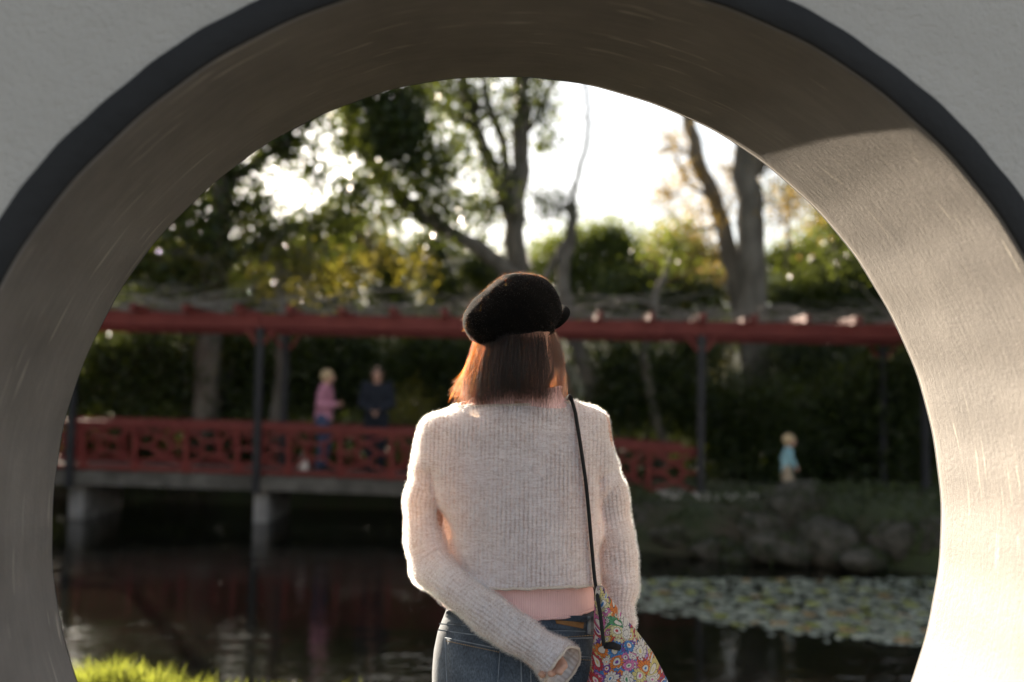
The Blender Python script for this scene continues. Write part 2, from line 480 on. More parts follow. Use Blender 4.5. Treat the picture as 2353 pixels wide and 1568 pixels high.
MT = dict(
    stucco=stucco_mat('pale_stucco', (0.47, 0.435, 0.395), (0.55, 0.51, 0.465)),
    band=simple('charcoal_band_paint', (0.015, 0.0145, 0.015), (0.024, 0.023, 0.0235), 5, 0.7, 0.5, 60, bdist=0.004),
    reveal=reveal_mat(),
    ground=ground_mat(), water=water_mat(),
    paving=simple('paving_stone', (0.27, 0.24, 0.20), (0.36, 0.32, 0.27), 7, 0.85, 0.4, 60),
    gravel=simple('gravel_path', (0.30, 0.27, 0.23), (0.42, 0.38, 0.33), 30, 0.95, 0.5, 90),
    red=simple('red_bridge_paint', (0.115, 0.016, 0.013), (0.17, 0.030, 0.024), 5, 0.55, 0.3, 40),
    redbeam=simple('red_beam_paint', (0.125, 0.018, 0.014), (0.18, 0.034, 0.026), 3, 0.6, 0.3, 40),
    black=simple('black_post_paint', (0.012, 0.012, 0.014), (0.022, 0.022, 0.026), 6, 0.5),
    concrete=simple('weathered_concrete', (0.11, 0.105, 0.10), (0.27, 0.26, 0.255), 4, 0.9, 0.5, 30),
    deckedge=simple('weathered_deck_timber', (0.05, 0.045, 0.038), (0.14, 0.13, 0.115), 3, 0.9, 0.4, 30),
    bark=simple('grey_bark', (0.085, 0.075, 0.062), (0.21, 0.19, 0.16), 5, 0.95, 0.9, 26, stretch=(1, 1, 0.35), bdist=0.04),
    barkdark=simple('dark_bark', (0.05, 0.045, 0.038), (0.12, 0.11, 0.095), 5, 0.95, 0.9, 26, stretch=(1, 1, 0.35), bdist=0.04),
    vine=simple('bare_vine_bark', (0.11, 0.095, 0.08), (0.24, 0.22, 0.19), 5, 0.95),
    rock=simple('mossy_rock', (0.014, 0.017, 0.007), (0.105, 0.095, 0.080), 6.5, 0.95, 1.0, 9, bdist=0.10),
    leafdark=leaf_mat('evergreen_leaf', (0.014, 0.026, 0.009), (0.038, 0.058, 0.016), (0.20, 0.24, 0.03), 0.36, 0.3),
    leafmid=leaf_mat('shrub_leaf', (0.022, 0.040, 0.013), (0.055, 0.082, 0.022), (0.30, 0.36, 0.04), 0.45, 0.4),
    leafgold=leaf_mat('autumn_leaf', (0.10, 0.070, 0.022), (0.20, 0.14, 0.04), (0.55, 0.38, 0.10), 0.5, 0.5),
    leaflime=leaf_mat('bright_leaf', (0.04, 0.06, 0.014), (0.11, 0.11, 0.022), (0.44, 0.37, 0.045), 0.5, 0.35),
    grass=leaf_mat('grass_blade', (0.045, 0.070, 0.016), (0.16, 0.15, 0.05), (0.42, 0.47, 0.06), 0.45, 0.25),
    fern=leaf_mat('bank_plant_leaf', (0.016, 0.028, 0.010), (0.042, 0.058, 0.020), (0.12, 0.15, 0.03), 0.3, 0.5),
    padg=simple('lily_pad_grey_green', (0.16, 0.19, 0.15), (0.30, 0.33, 0.27), 12, 0.25, spec=0.7),
    pady=simple('lily_pad_yellow_green', (0.14, 0.17, 0.03), (0.24, 0.26, 0.05), 12, 0.35, spec=0.5),
    padb=simple('lily_pad_brown', (0.16, 0.10, 0.03), (0.30, 0.19, 0.06), 12, 0.4, spec=0.5),
    skin=simple('skin', (0.50, 0.29, 0.21), (0.56, 0.33, 0.25), 20, 0.5),
    knit=knit_mat('cream_knit', (0.90, 0.90, 0.95), (0.80, 0.79, 0.83), (0.42, 0.36, 0.355)),
    fuzz=hair_mat('knit_fibre', 0.0, 0.3, 0.4),
    wool=simple('black_wool', (0.003, 0.003, 0.003), (0.006, 0.0055, 0.0055), 60, 1.0, 0.8, 220, spec=0.05, bdist=0.002),
    woolfuzz=hair_mat('wool_fibre', 1.0, 0.3, 0.3),
    hair=hair_mat('brown_hair', 0.968, 0.85, 0.30),
    denim=denim_mat(),
    denimlight=simple('denim_seam', (0.13, 0.16, 0.20), (0.24, 0.28, 0.33), 60, 0.9),
    thread=simple('tan_thread', (0.28, 0.20, 0.11), (0.36, 0.26, 0.15), 60, 0.8),
    leather=simple('tan_leather', (0.20, 0.095, 0.03), (0.28, 0.14, 0.05), 30, 0.6, 0.3, 90),
    strap=simple('black_strap', (0.010, 0.010, 0.011), (0.020, 0.020, 0.021), 200, 0.8),
    print=floral_mat(),
    shoe=simple('white_shoe', (0.6, 0.58, 0.55), (0.7, 0.68, 0.65), 20, 0.6),
    darkshoe=simple('dark_shoe', (0.02, 0.018, 0.016), (0.04, 0.036, 0.03), 20, 0.6),
    pinkcloth=simple('mauve_pink_cloth', (0.42, 0.18, 0.25), (0.52, 0.24, 0.32), 8, 0.9),
    navycloth=simple('dark_navy_cloth', (0.010, 0.013, 0.020), (0.020, 0.024, 0.034), 8, 0.9),
    bluecloth=simple('light_blue_cloth', (0.22, 0.42, 0.48), (0.34, 0.55, 0.60), 10, 0.9),
    jean2=simple('blue_jean_cloth', (0.04, 0.055, 0.11), (0.07, 0.09, 0.16), 12, 0.9),
    tan=simple('tan_cloth', (0.34, 0.27, 0.19), (0.44, 0.36, 0.27), 12, 0.9),
    blond=simple('blond_hair', (0.42, 0.30, 0.16), (0.60, 0.46, 0.28), 40, 0.6),
    darkhair=simple('dark_brown_hair', (0.05, 0.032, 0.022), (0.10, 0.065, 0.045), 40, 0.5),
    paper=simple('pale_cloth_bag', (0.60, 0.56, 0.54), (0.70, 0.66, 0.64), 20, 0.8),
    insect=fibre_mat('insect_wing', (0.8, 0.75, 0.65), 0.5),
)
def tank_mat():
    m, N, L, b, out = mat_new('pink_rib_jersey')
    tc = N.new('ShaderNodeTexCoord'); sep = N.new('ShaderNodeSeparateXYZ'); L.new(tc.outputs['Object'], sep.inputs[0])
    w = N.new('ShaderNodeMath'); w.operation = 'MULTIPLY'; w.inputs[1].default_value = 2 * PI / 0.0036
    L.new(sep.outputs[0], w.inputs[0])
    s = N.new('ShaderNodeMath'); s.operation = 'SINE'; L.new(w.outputs[0], s.inputs[0])
    n = noise(N, L, 14); r = ramp(N, [(0.3, (0.72, 0.455, 0.44)), (0.7, (0.78, 0.51, 0.49))])
    L.new(n.outputs['Fac'], r.inputs[0]); L.new(r.outputs[0], b.inputs['Base Color'])
    b.inputs['Roughness'].default_value = 0.9; b.inputs['Specular IOR Level'].default_value = 0.15
    bp = N.new('ShaderNodeBump'); bp.inputs['Strength'].default_value = 0.5; bp.inputs['Distance'].default_value = 0.0008
    L.new(s.outputs[0], bp.inputs['Height']); L.new(bp.outputs[0], b.inputs['Normal'])
    return m
MT['tank'] = tank_mat()

# ------------------------------------------------------------------ signed-distance modelling
class Vol:
    """a grid of signed distances; shapes are blended in, then meshed"""
    def __init__(self, lo, hi, h):
        self.lo, self.h = np.asarray(lo, float), h
        self.n = np.ceil((np.asarray(hi, float) - self.lo) / h).astype(int) + 1
        self.ax = [self.lo[i] + h * np.arange(self.n[i]) for i in range(3)]
        self.F = np.full(self.n, 1.0, np.float32)
    def sl(self, lo, hi, m):
        s = []
        for i in range(3):
            a = int(np.clip(math.floor((lo[i] - m - self.lo[i]) / self.h), 0, self.n[i] - 1))
            b = int(np.clip(math.ceil((hi[i] + m - self.lo[i]) / self.h) + 1, a + 1, self.n[i]))
            s.append(slice(a, b))
        X = self.ax[0][s[0]][:, None, None].astype(np.float32)
        Y = self.ax[1][s[1]][None, :, None].astype(np.float32)
        Z = self.ax[2][s[2]][None, None, :].astype(np.float32)
        return tuple(s), X, Y, Z
    def put(self, s, d, k, sub=False):
        A = self.F[s]
        if sub:
            self.F[s] = np.maximum(A, -d); return
        if k > 0:
            hh = np.clip(0.5 + 0.5 * (d - A) / k, 0, 1)
            self.F[s] = d * (1 - hh) + A * hh - k * hh * (1 - hh)
        else:
            self.F[s] = np.minimum(A, d)
    def cone(self, a, b, ra, rb, k=0.01, flat=1.0, sub=False):
        a, b = np.asarray(a, float), np.asarray(b, float)
        m = max(ra, rb) * max(1, 1 / flat) + 3 * k + 3 * self.h
        s, X, Y, Z = self.sl(np.minimum(a, b), np.maximum(a, b), m)
        ba = b - a; bb = float(ba @ ba) + 1e-9
        t = np.clip(((X - a[0]) * ba[0] + (Y - a[1]) * ba[1] + (Z - a[2]) * ba[2]) / bb, 0, 1)
        d = np.sqrt((X - a[0] - t * ba[0]) ** 2 + ((Y - a[1] - t * ba[1]) / flat) ** 2 + (Z - a[2] - t * ba[2]) ** 2)
        self.put(s, d - (ra + (rb - ra) * t), k, sub)
    def chain(self, pts, rads, k=0.01, flat=1.0):
        for i in range(len(pts) - 1):
            self.cone(pts[i], pts[i + 1], rads[i], rads[i + 1], k, flat)
    def ell(self, c, r, k=0.01, R=None, sub=False):
        c, r = np.asarray(c, float), np.asarray(r, float)
        m = r.max() + 3 * k + 3 * self.h
        s, X, Y, Z = self.sl(c - 0, c + 0, m)
        x, y, z = X - c[0], Y - c[1], Z - c[2]
        if R is not None:
            R = np.asarray(R)
            x, y, z = (R[0, i] * x + R[1, i] * y + R[2, i] * z for i in range(3))
        q = np.sqrt((x / r[0]) ** 2 + (y / r[1]) ** 2 + (z / r[2]) ** 2)
        q2 = np.sqrt((x / r[0] ** 2) ** 2 + (y / r[1] ** 2) ** 2 + (z / r[2] ** 2) ** 2) + 1e-6
        self.put(s, q * (q - 1) / q2, k, sub)
    def loft(self, rows, k=0.01, p=2.3):
        """rows: (z, cx, cy, a, b), z ascending"""
        rows = np.asarray(sorted(rows), float)
        lo = [(rows[:, 1] - rows[:, 3]).min(), (rows[:, 2] - rows[:, 4]).min(), rows[0, 0]]
        hi = [(rows[:, 1] + rows[:, 3]).max(), (rows[:, 2] + rows[:, 4]).max(), rows[-1, 0]]
        s, X, Y, Z = self.sl(lo, hi, 3 * k + 4 * self.h)
        z = Z.ravel()
        cx, cy, a, b = (np.interp(z, rows[:, 0], rows[:, i])[None, None, :].astype(np.float32) for i in range(1, 5))
        q = (np.abs((X - cx) / a) ** p + np.abs((Y - cy) / b) ** p) ** (1 / p)
        d = (q - 1) * np.minimum(a, b)
        d = np.maximum(d, np.maximum(Z - rows[-1, 0], rows[0, 0] - Z))
        self.put(s, d, k)
    def sample(self, pts):
        g = (np.asarray(pts) - self.lo) / self.h
        i = np.clip(np.floor(g).astype(int), 0, self.n - 2); f = g - i
        out = 0
        for dx in (0, 1):
            for dy in (0, 1):
                for dz in (0, 1):
                    w = (f[:, 0] if dx else 1 - f[:, 0]) * (f[:, 1] if dy else 1 - f[:, 1]) * (f[:, 2] if dz else 1 - f[:, 2])
                    out = out + w * self.F[i[:, 0] + dx, i[:, 1] + dy, i[:, 2] + dz]
        return out
    def back_y(self, x, z):
        """y of the surface first met when coming from -y"""
        ys = self.ax[1]
        pts = np.c_[np.full(len(ys), x), ys, np.full(len(ys), z)]
        f = self.sample(pts)
        w = np.where(f < 0)[0]
        if len(w) == 0: return None
        j = w[0]
        if j == 0: return ys[0]
        return ys[j - 1] + self.h * f[j - 1] / (f[j - 1] - f[j] + 1e-9)
    def mesh(self):
        F = self.F; S = F < 0
        c = S[:-1, :-1, :-1].astype(np.int8)
        tot = np.zeros(c.shape, np.int8)
        for dx in (0, 1):
            for dy in (0, 1):
                for dz in (0, 1):
                    tot += S[dx:S.shape[0] - 1 + dx, dy:S.shape[1] - 1 + dy, dz:S.shape[2] - 1 + dz]
        act = (tot > 0) & (tot < 8)
        I = np.argwhere(act)
        idx = np.full(act.shape, -1, np.int32); idx[act] = np.arange(len(I))
        corners = np.array([[x, y, z] for x in (0, 1) for y in (0, 1) for z in (0, 1)])
        vals = np.stack([F[I[:, 0] + cc[0], I[:, 1] + cc[1], I[:, 2] + cc[2]] for cc in corners], 1).astype(float)
        acc = np.zeros((len(I), 3)); cnt = np.zeros(len(I))
        for a in range(8):
            for b2 in range(a + 1, 8):
                dlt = corners[b2] - corners[a]
                if np.abs(dlt).sum() != 1: continue
                fa, fb = vals[:, a], vals[:, b2]
                mk = (fa < 0) != (fb < 0)
                t = np.where(mk, fa / np.where(fa == fb, 1, fa - fb), 0)
                acc[mk] += (corners[a] + t[:, None] * dlt)[mk]; cnt[mk] += 1
        V = self.lo + self.h * (I + acc / cnt[:, None])
        quads = []
        for axis in range(3):
            o1, o2 = [(1, 2), (2, 0), (0, 1)][axis]
            sa = [slice(1, -1)] * 3; sb = [slice(1, -1)] * 3
            sa[axis] = slice(0, -1); sb[axis] = slice(1, None)
            A, B = S[tuple(sa)], S[tuple(sb)]
            E = np.argwhere(A != B)
            inside = A[tuple(E.T)]
            base = E.copy(); base[:, o1] += 1; base[:, o2] += 1
            def cell(d1, d2):
                q = base.copy(); q[:, o1] += d1; q[:, o2] += d2
                return idx[q[:, 0], q[:, 1], q[:, 2]]
            Q = np.stack([cell(-1, -1), cell(0, -1), cell(0, 0), cell(-1, 0)], 1)
            Q[~inside] = Q[~inside][:, ::-1]
            quads.append(Q)
        Q = np.concatenate(quads)
        return V, Q[(Q >= 0).all(1)]

def relax(V, Q, it=2, lam=0.5):
    for _ in range(it):
        S = np.zeros_like(V); n = np.zeros(len(V))
        for a in range(4):
            b = (a + 1) % 4
            np.add.at(S, Q[:, a], V[Q[:, b]]); np.add.at(n, Q[:, a], 1)
            np.add.at(S, Q[:, b], V[Q[:, a]]); np.add.at(n, Q[:, b], 1)
        ok = n > 0
        V = V.copy(); V[ok] += lam * (S[ok] / n[ok][:, None] - V[ok])
    return V

def vnormals(V, Q):
    nf = np.cross(V[Q[:, 2]] - V[Q[:, 0]], V[Q[:, 3]] - V[Q[:, 1]])
    N = np.zeros_like(V)
    for a in range(4): np.add.at(N, Q[:, a], nf)
    return N / (np.linalg.norm(N, axis=1)[:, None] + 1e-12)

def cut(V, Q, keep):
    """drop the quads with a vertex that is not kept, and the unused vertices"""
    q = Q[keep[Q].all(1)]
    used = np.unique(q); remap = np.full(len(V), -1); remap[used] = np.arange(len(used))
    return V[used], remap[q], used

def strands(name, pts, radii, mat, parent=None):
    """pts (n, m, 3) strands as hair curves"""
    n, m = pts.shape[:2]
    hc = bpy.data.hair_curves.new(name)
    hc.add_curves([m] * n)
    hc.attributes['position'].data.foreach_set('vector', np.ascontiguousarray(pts, np.float32).reshape(-1))
    ra = hc.attributes.get('radius') or hc.attributes.new('radius', 'FLOAT', 'POINT')
    ra.data.foreach_set('value', np.ascontiguousarray(np.broadcast_to(radii, (n, m)), np.float32).reshape(-1))
    return link(name, hc, mat, parent)

def fuzz_on(name, V, N, count, length, rad, mat, parent, curl=0.6):
    i = RNG.integers(0, len(V), count)
    p, nn = V[i], N[i]
    rnd = RNG.normal(size=(count, 3)); rnd /= np.linalg.norm(rnd, axis=1)[:, None]
    d = nn + rnd * 0.7; d /= np.linalg.norm(d, axis=1)[:, None]
    d2 = d + curl * RNG.normal(size=(count, 3)); d2 /= np.linalg.norm(d2, axis=1)[:, None]
    Lh = RNG.uniform(0.35, 1.0, count)[:, None] * length
    p1 = p + d * Lh * 0.5; p2 = p1 + d2 * Lh * 0.3; p3 = p2 + (d2 + 0.6 * rnd) * Lh * 0.25
    o = strands(name, np.stack([p, p1, p2, p3], 1), np.array([1, 0.9, 0.7, 0.4]) * rad, mat, parent)
    o['kind'] = 'stuff'
    return o

def leaves(name, C, size, mat, parent=None, up=0.3, aspect=0.5, tint=None, kind=None):
    """one mesh of folded leaf blades at the points C"""
    n = len(C)
    size = np.asarray(size) * RNG.uniform(0.65, 1.25, n)
    d = RNG.normal(size=(n, 3)); d[:, 2] -= up; d /= np.linalg.norm(d, axis=1)[:, None]
    s = np.cross(d, RNG.normal(size=(n, 3))); s /= np.linalg.norm(s, axis=1)[:, None]
    u = np.cross(s, d)
    Lh, W = size[:, None] * 0.5, size[:, None] * 0.5 * aspect
    V = np.stack([C - d * Lh, C + s * W + u * W * 0.35 - d * Lh * 0.1, C + d * Lh, C - s * W + u * W * 0.35 - d * Lh * 0.1], 1).reshape(-1, 3)
    k = np.arange(n)[:, None] * 4
    T = np.concatenate([k + [0, 1, 2], k + [0, 2, 3]], 1).reshape(-1, 3)
    me = mesh_np(name, V, F=T, smooth=False)
    at = me.attributes.new('tint', 'FLOAT', 'FACE')
    tv = RNG.uniform(0, 1, n) if tint is None else tint
    at.data.foreach_set('value', np.repeat(tv, 2).astype(np.float32))
    o = link(name, me, mat, parent)
    if kind: o['kind'] = kind
    return o

# ================================================================== SETTING
def smooth01(x):
    x = np.clip(x, 0, 1); return x * x * (3 - 2 * x)

WATER_Z = -0.49
def land_s(a, b):
    s1 = 4.95 - b
    s2 = b - 17.6 - 0.5 * np.sin(a * 0.6)
    s3 = np.minimum(a - 1.25, b - (13.3 - 0.45 * (a - 1.25) + 0.25 * np.sin(a * 2.1)))
    s4 = a - 9.0
    s5 = -15.0 - a
    return np.max([s1, s2, s3, s4, s5], axis=0)
def ground_z(a, b):
    a, b = np.asarray(a, float), np.asarray(b, float)
    s = land_s(a, b)
    H = 0.0 + 0.05 * smooth01((b - 8) / 3) + np.clip(b - 19, 0, 40) * 0.17
    H = H + 0.24 * np.exp(-(((a - 4.6) / 1.6) ** 2 + ((b - 13.0) / 1.0) ** 2))       # mossy mound on the right bank
    H = H + 0.15 * np.exp(-(((a + 1.72) / 0.36) ** 2 + ((b - 4.35) / 0.3) ** 2)) + 0.04 * np.exp(-(((a + 1.1) / 0.6) ** 2 + ((b - 4.35) / 0.3) ** 2))        # turf hummock by the water
    H = H + 0.05 * np.sin(a * 0.9 + b * 0.5) * smooth01((b - 18) / 4)
    return -1.15 + (1.15 + H) * smooth01((s + 0.55) / 0.95)

def build_ground():
    A = np.unique(np.r_[np.linspace(-300, -20, 15), np.linspace(-20, 14, 110), np.linspace(14, 300, 15)])
    B = np.unique(np.r_[np.linspace(-200, -8, 10), np.linspace(-8, 3.5, 14), np.linspace(3.5, 24, 120), np.linspace(24, 60, 20), np.linspace(60, 500, 12)])
    a, b = np.meshgrid(A, B, indexing='ij')
    z = ground_z(a, b)
    V = np.stack([R0[0] * a + FH[0] * b, R0[1] * a + FH[1] * b, z], -1).reshape(-1, 3)
    n2 = len(B)
    i, j = np.meshgrid(np.arange(len(A) - 1), np.arange(n2 - 1), indexing='ij'); i, j = i.ravel(), j.ravel()
    Q = np.c_[i * n2 + j, (i + 1) * n2 + j, (i + 1) * n2 + j + 1, i * n2 + j + 1]
    tag(link('ground', mesh_np('ground', V, Q=Q), MT['ground']), kind='structure')
build_ground()

w = MB()
c4 = [AB(-15.6, 4.3, WATER_Z), AB(9.6, 4.3, WATER_Z), AB(9.6, 19.5, WATER_Z), AB(-15.6, 19.5, WATER_Z)]
w.add(c4, [[0, 1, 2, 3]])
tag(w.build('water', MT['water']), label='dark rippled pond water', kind='structure')

# courtyard paving on the camera's side of the wall
DF = 1.84
DN = 1.381
CX, CZ, RAD = 0.2045, 1.2232, 0.8235
pv = MB()
yy = -3.9
row = 0
while yy < DN - 0.35:
    xx = -3.3 - (row % 2) * 0.3
    while xx < 3.3:
        pv.box((xx + 0.3, yy + 0.3, 0.012 + RNG.uniform(-0.002, 0.002)), (0.588, 0.588, 0.024))
        xx += 0.6
    yy += 0.6; row += 1
tag(pv.build('paved_court', MT['paving']), kind='structure')

def build_wall():
    root = empty('moon_gate_wall', (0, 0, 0), label='pale stucco garden wall with a big round opening edged by a dark band', cat='wall')
    n = 420
    th = np.linspace(0, 2 * PI, n, endpoint=False)
    x0, x1, z0, z1 = -6.5, 6.5, -0.15, 3.3
    for cx_, cz_ in ((x0, z0), (x1, z0), (x1, z1), (x0, z1)):
        a = math.atan2(cz_ - CZ, cx_ - CX) % (2 * PI)
        th[np.argmin(np.abs(th - a))] = a
    wob = 0.0008 * np.sin(th * 7 + 1) + 0.0006 * np.sin(th * 17 + 2) + 0.0005 * np.sin(th * 41)
    R = RAD + wob
    ct, st_ = np.cos(th), np.sin(th)
    def ring(rad, y): return np.c_[CX + ct * rad, np.full(n, y), CZ + st_ * rad]
    t = np.min([np.where(ct > 1e-9, (x1 - CX) / np.where(ct > 1e-9, ct, 1), 1e9), np.where(ct < -1e-9, (x0 - CX) / np.where(ct < -1e-9, ct, 1), 1e9),
                np.where(st_ > 1e-9, (z1 - CZ) / np.where(st_ > 1e-9, st_, 1), 1e9), np.where(st_ < -1e-9, (z0 - CZ) / np.where(st_ < -1e-9, st_, 1), 1e9)], axis=0)
    def strip(a, b): 
        i = np.arange(n); j = (i + 1) % n
        return np.c_[a * n + i, a * n + j, b * n + j, b * n + i]
    V = np.concatenate([ring(R + 0.008, DN), ring(t, DN), ring(t, DF), ring(R + 0.008, DF)])
    me = mesh_np('wall_body', V, Q=np.concatenate([strip(0, 1), strip(1, 2), strip(2, 3)]), smooth=False)
    link('wall_body', me, MT['stucco'], root)
    # lining of the opening, with softly rounded arrises
    ys = [DN - 0.003, DN - 0.003, DN - 0.001, DN + 0.004] + list(np.linspace(DN + 0.03, DF - 0.02, 12)) + [DF - 0.004, DF + 0.003, DF + 0.006, DF + 0.006]
    rs = [0.012, 0.0022, 0.0006, 0.0] + [0.0] * 12 + [0.0, 0.0015, 0.006, 0.012]
    rings, uvs = [], []
    wv = np.cumsum(RNG.normal(0, 1, (len(ys), n)), axis=1) * 0
    for k, (y, r) in enumerate(zip(ys, rs)):
        rings.append(ring(R + r, y)); uvs.append(np.c_[th * RAD, np.full(n, y - DN)])
    V = np.concatenate(rings); Q = np.concatenate([strip(k + 1, k) for k in range(len(ys) - 1)])
    me = mesh_np('reveal', V, Q=Q)
    uvl = me.uv_layers.new(name='UVMap')
    UV = np.concatenate(uvs)[Q.reshape(-1)].reshape(-1, 4, 2)
    wrap = (UV[:, :, 0].max(1) - UV[:, :, 0].min(1)) > RAD
    UV[wrap, :, 0] = np.where(UV[wrap, :, 0] < RAD, UV[wrap, :, 0] + 2 * PI * RAD, UV[wrap, :, 0])
    uvl.data.foreach_set('uv', UV.reshape(-1).astype(np.float32))
    link('reveal', me, MT['reveal'], root)
    wob2 = 0.0020 * np.sin(th * 5) + 0.0010 * np.sin(th * 23 + 1) + 0.0006 * np.sin(th * 67)
    for nm, y0, y1 in (('edge_band', DN - 0.009, DN + 0.003), ('edge_band', DF + 0.012, DF - 0.003)):
        sgn = 1 if y1 > y0 else -1
        Ro = RAD * 1.059 + wob2
        V = np.concatenate([ring(R + 0.0026, y1), ring(R + 0.0026, y0 + sgn * 0.002), ring(R + 0.0046, y0), ring(Ro - 0.004, y0), ring(Ro, y0 + sgn * 0.003), ring(Ro, y1)])
        Q = np.concatenate([strip(k, k + 1) for k in range(5)])
        if sgn < 0: Q = Q[:, ::-1]
        link(nm, mesh_np(nm, V, Q=Q), MT['band'], root)
    cp = MB(); cp.box((0, (DN + DF) / 2, 3.35), (13.2, DF - DN + 0.2, 0.1))
    cp.build('coping', MT['band'], root)
build_wall()

# ------------------------------------------------------------------ bridge and pergola
BD = 14.9
PXM = BD / FPX
_rx = np.array([-400, -200, 145, 593, 944, 1418, 1608])
_rt = np.array([962, 963, 969, 980, 992, 1019, 1035])
_rb = np.array([1063, 1064, 1070, 1084, 1096, 1132, 1141])
def smooth_interp(px, X, Y):
    return sum(np.interp(px + o, X, Y) for o in (-90, -45, 0, 45, 90)) / 5 if px < 1500 else np.interp(px, X, Y)
def rail_top(px, d=BD): return P(px, smooth_interp(px, _rx, _rt), d)
def rail_bot(px, d=BD): return P(px, smooth_interp(px, _rx, _rb), d)
DEEP = np.array([FH[0], FH[1], 0.0])          # across the bridge
DW = 1.6                                      # deck width

bridge = empty('footbridge', AB(*to_ab(P(600, 1090, BD)), 0), label='red railed timber footbridge on concrete piers over the dark pond', cat='bridge')
def inv(p, root): return np.asarray(p) - np.array(root.location)
BO = np.array(bridge.location)
stations = np.r_[np.arange(1608, -330, -118)[::-1]]
def railing(off, front):
    up = np.array([0, 0, 1.0])
    tr, br = MB(), MB()
    for i in range(len(stations) - 1):
        p0, p1 = stations[i], stations[i + 1]
        A1, B1 = rail_top(p0) + off, rail_top(p1) + off
        A0, B0 = rail_bot(p0) + off, rail_bot(p1) + off
        tr.bar(A1 - BO, B1 - BO, 0.12, 0.07); tr.bar(A1 - BO - up * 0.055, B1 - BO - up * 0.055, 0.06, 0.045)
        br.bar(A0 - BO, B0 - BO, 0.06, 0.07)
        mid = lambda u, v: (A0 * (1 - u) + B0 * u) * (1 - v) + (A1 * (1 - u) + B1 * u) * v
        pan = empty('railing_panel'); pan.parent = bridge
        pts = [((0, .06), (.32, .34)), ((1, .06), (.68, .34)), ((0, .92), (.32, .66)), ((1, .92), (.68, .66)),
               ((.32, .34), (.68, .34)), ((.32, .66), (.68, .66)), ((.32, .34), (.32, .66)), ((.68, .34), (.68, .66))]
        if i % 2:
            pts = [((0, .06), (.5, .28)), ((.5, .28), (1, .06)), ((0, .92), (.5, .72)), ((.5, .72), (1, .92)),
                   ((.5, .28), (.26, .5)), ((.26, .5), (.5, .72)), ((.5, .72), (.74, .5)), ((.74, .5), (.5, .28)), ((0, .5), (.26, .5)), ((.74, .5), (1, .5))]
        for (u0, v0), (u1, v1) in pts:
            m = MB(); m.bar(mid(u0, v0) - BO, mid(u1, v1) - BO, 0.043, 0.05, up=DEEP)
            m.build('lattice_bar', MT['red'], pan)
        m = MB(); m.bar(B0 - BO - up * 0.05, B1 - BO, 0.07, 0.07, up=DEEP); m.build('railing_post', MT['red'], bridge)
    tr.build('top_rail', MT['red'], bridge); br.build('bottom_rail', MT['red'], bridge)
railing(np.zeros(3), True)
railing(DEEP * DW, False)
# deck boards, edge beams
for i in range(len(stations) - 1):
    p0, p1 = stations[i], stations[i + 1]
    A0, B0 = rail_bot(p0) - BO, rail_bot(p1) - BO
    for o, nm in ((-0.06, 'edge_beam'), (DW + 0.06, 'edge_beam')):
        m = MB(); m.bar(A0 + DEEP * o - [0, 0, 0.17], B0 + DEEP * o - [0, 0, 0.17] + (B0 - A0) * 0.0, 0.10, 0.20); m.build(nm, MT['deckedge'], bridge)
    for k in range(4):
        q0, q1 = A0 + (B0 - A0) * (k / 4 + 0.01), A0 + (B0 - A0) * ((k + 1) / 4 - 0.01)
        c = (q0 + q1) / 2 + DEEP * DW / 2 - [0, 0, 0.055 + 0.004 * RNG.uniform()]
        m = MB(); m.bar(c - DEEP * (DW / 2 - 0.012), c + DEEP * (DW / 2 - 0.012), np.linalg.norm(q1 - q0), 0.04); m.build('deck_board', MT['deckedge'], bridge)
POSTS = [-260, 175, 600, 1112, 1612]
for px in POSTS[:-1]:
    m = MB(); t = rail_bot(px)
    c = t + DEEP * DW / 2
    m.box(np.array([c[0], c[1], (t[2] - 0.28 - 1.15) / 2]) - BO, (0.22, DW - 0.1, t[2] - 0.28 + 1.15), np.array([R0, DEEP, ZUP]).T)
    m.build('pier', MT['concrete'], bridge)

PB = P(600, 738, BD); PBZ = PB[2]
pergola = empty('pergola', AB(*to_ab(PB), 0), label='long pergola of red beams on slim black posts above the footbridge', cat='pergola')
PO = np.array(pergola.location)
def beam_pt(px, d=BD): 
    p = P(px, 738 + 0.0175 * (px - 600), d); q = AB(*to_ab(p)); q[2] = PBZ; return q
for off in (0.0, DW + 0.1):
    ends = [-420, 600, 1612, 2560]
    for i in range(3):
        m = MB(); A, B = beam_pt(ends[i]), beam_pt(ends[i + 1])
        A, B = A + DEEP * off, B + DEEP * off
        m.bar(A + (B - A) * 0.002 - PO, B - PO, 0.12, 0.20); m.build('beam', MT['redbeam'], pergola)
    for px in POSTS + [2125, 2560]:
        if off and px in (175, 1612): continue
        q = beam_pt(px) + DEEP * off
        lo = rail_bot(px)[2] - 0.30 if px < 1700 else ground_z(*to_ab(q)) - 0.1
        m = MB(); m.box(np.array([q[0], q[1], (lo + PBZ - 0.10) / 2]) - PO, (0.10, 0.10, PBZ - 0.10 - lo), np.array([R0, DEEP, ZUP]).T)
        m.build('post', MT['black'], pergola)
        m = MB()
        for sx in (-1, 1):
            m.bar(q - PO + np.array([0, 0, -0.34]) + R0 * 0.05 * sx, q - PO + np.array([0, 0, -0.12]) + R0 * 0.22 * sx, 0.05, 0.05, up=DEEP)
        m.build('brace', MT['redbeam'], pergola)
for px in np.arange(1608 - 117 * 16, 2500, 117):
    q = beam_pt(px) - PO + [0, 0, 0.155]
    m = MB(); m.bar(q - DEEP * 0.32, q + DEEP * (DW + 0.42), 0.07, 0.11); m.build('rafter', MT['redbeam'], pergola)

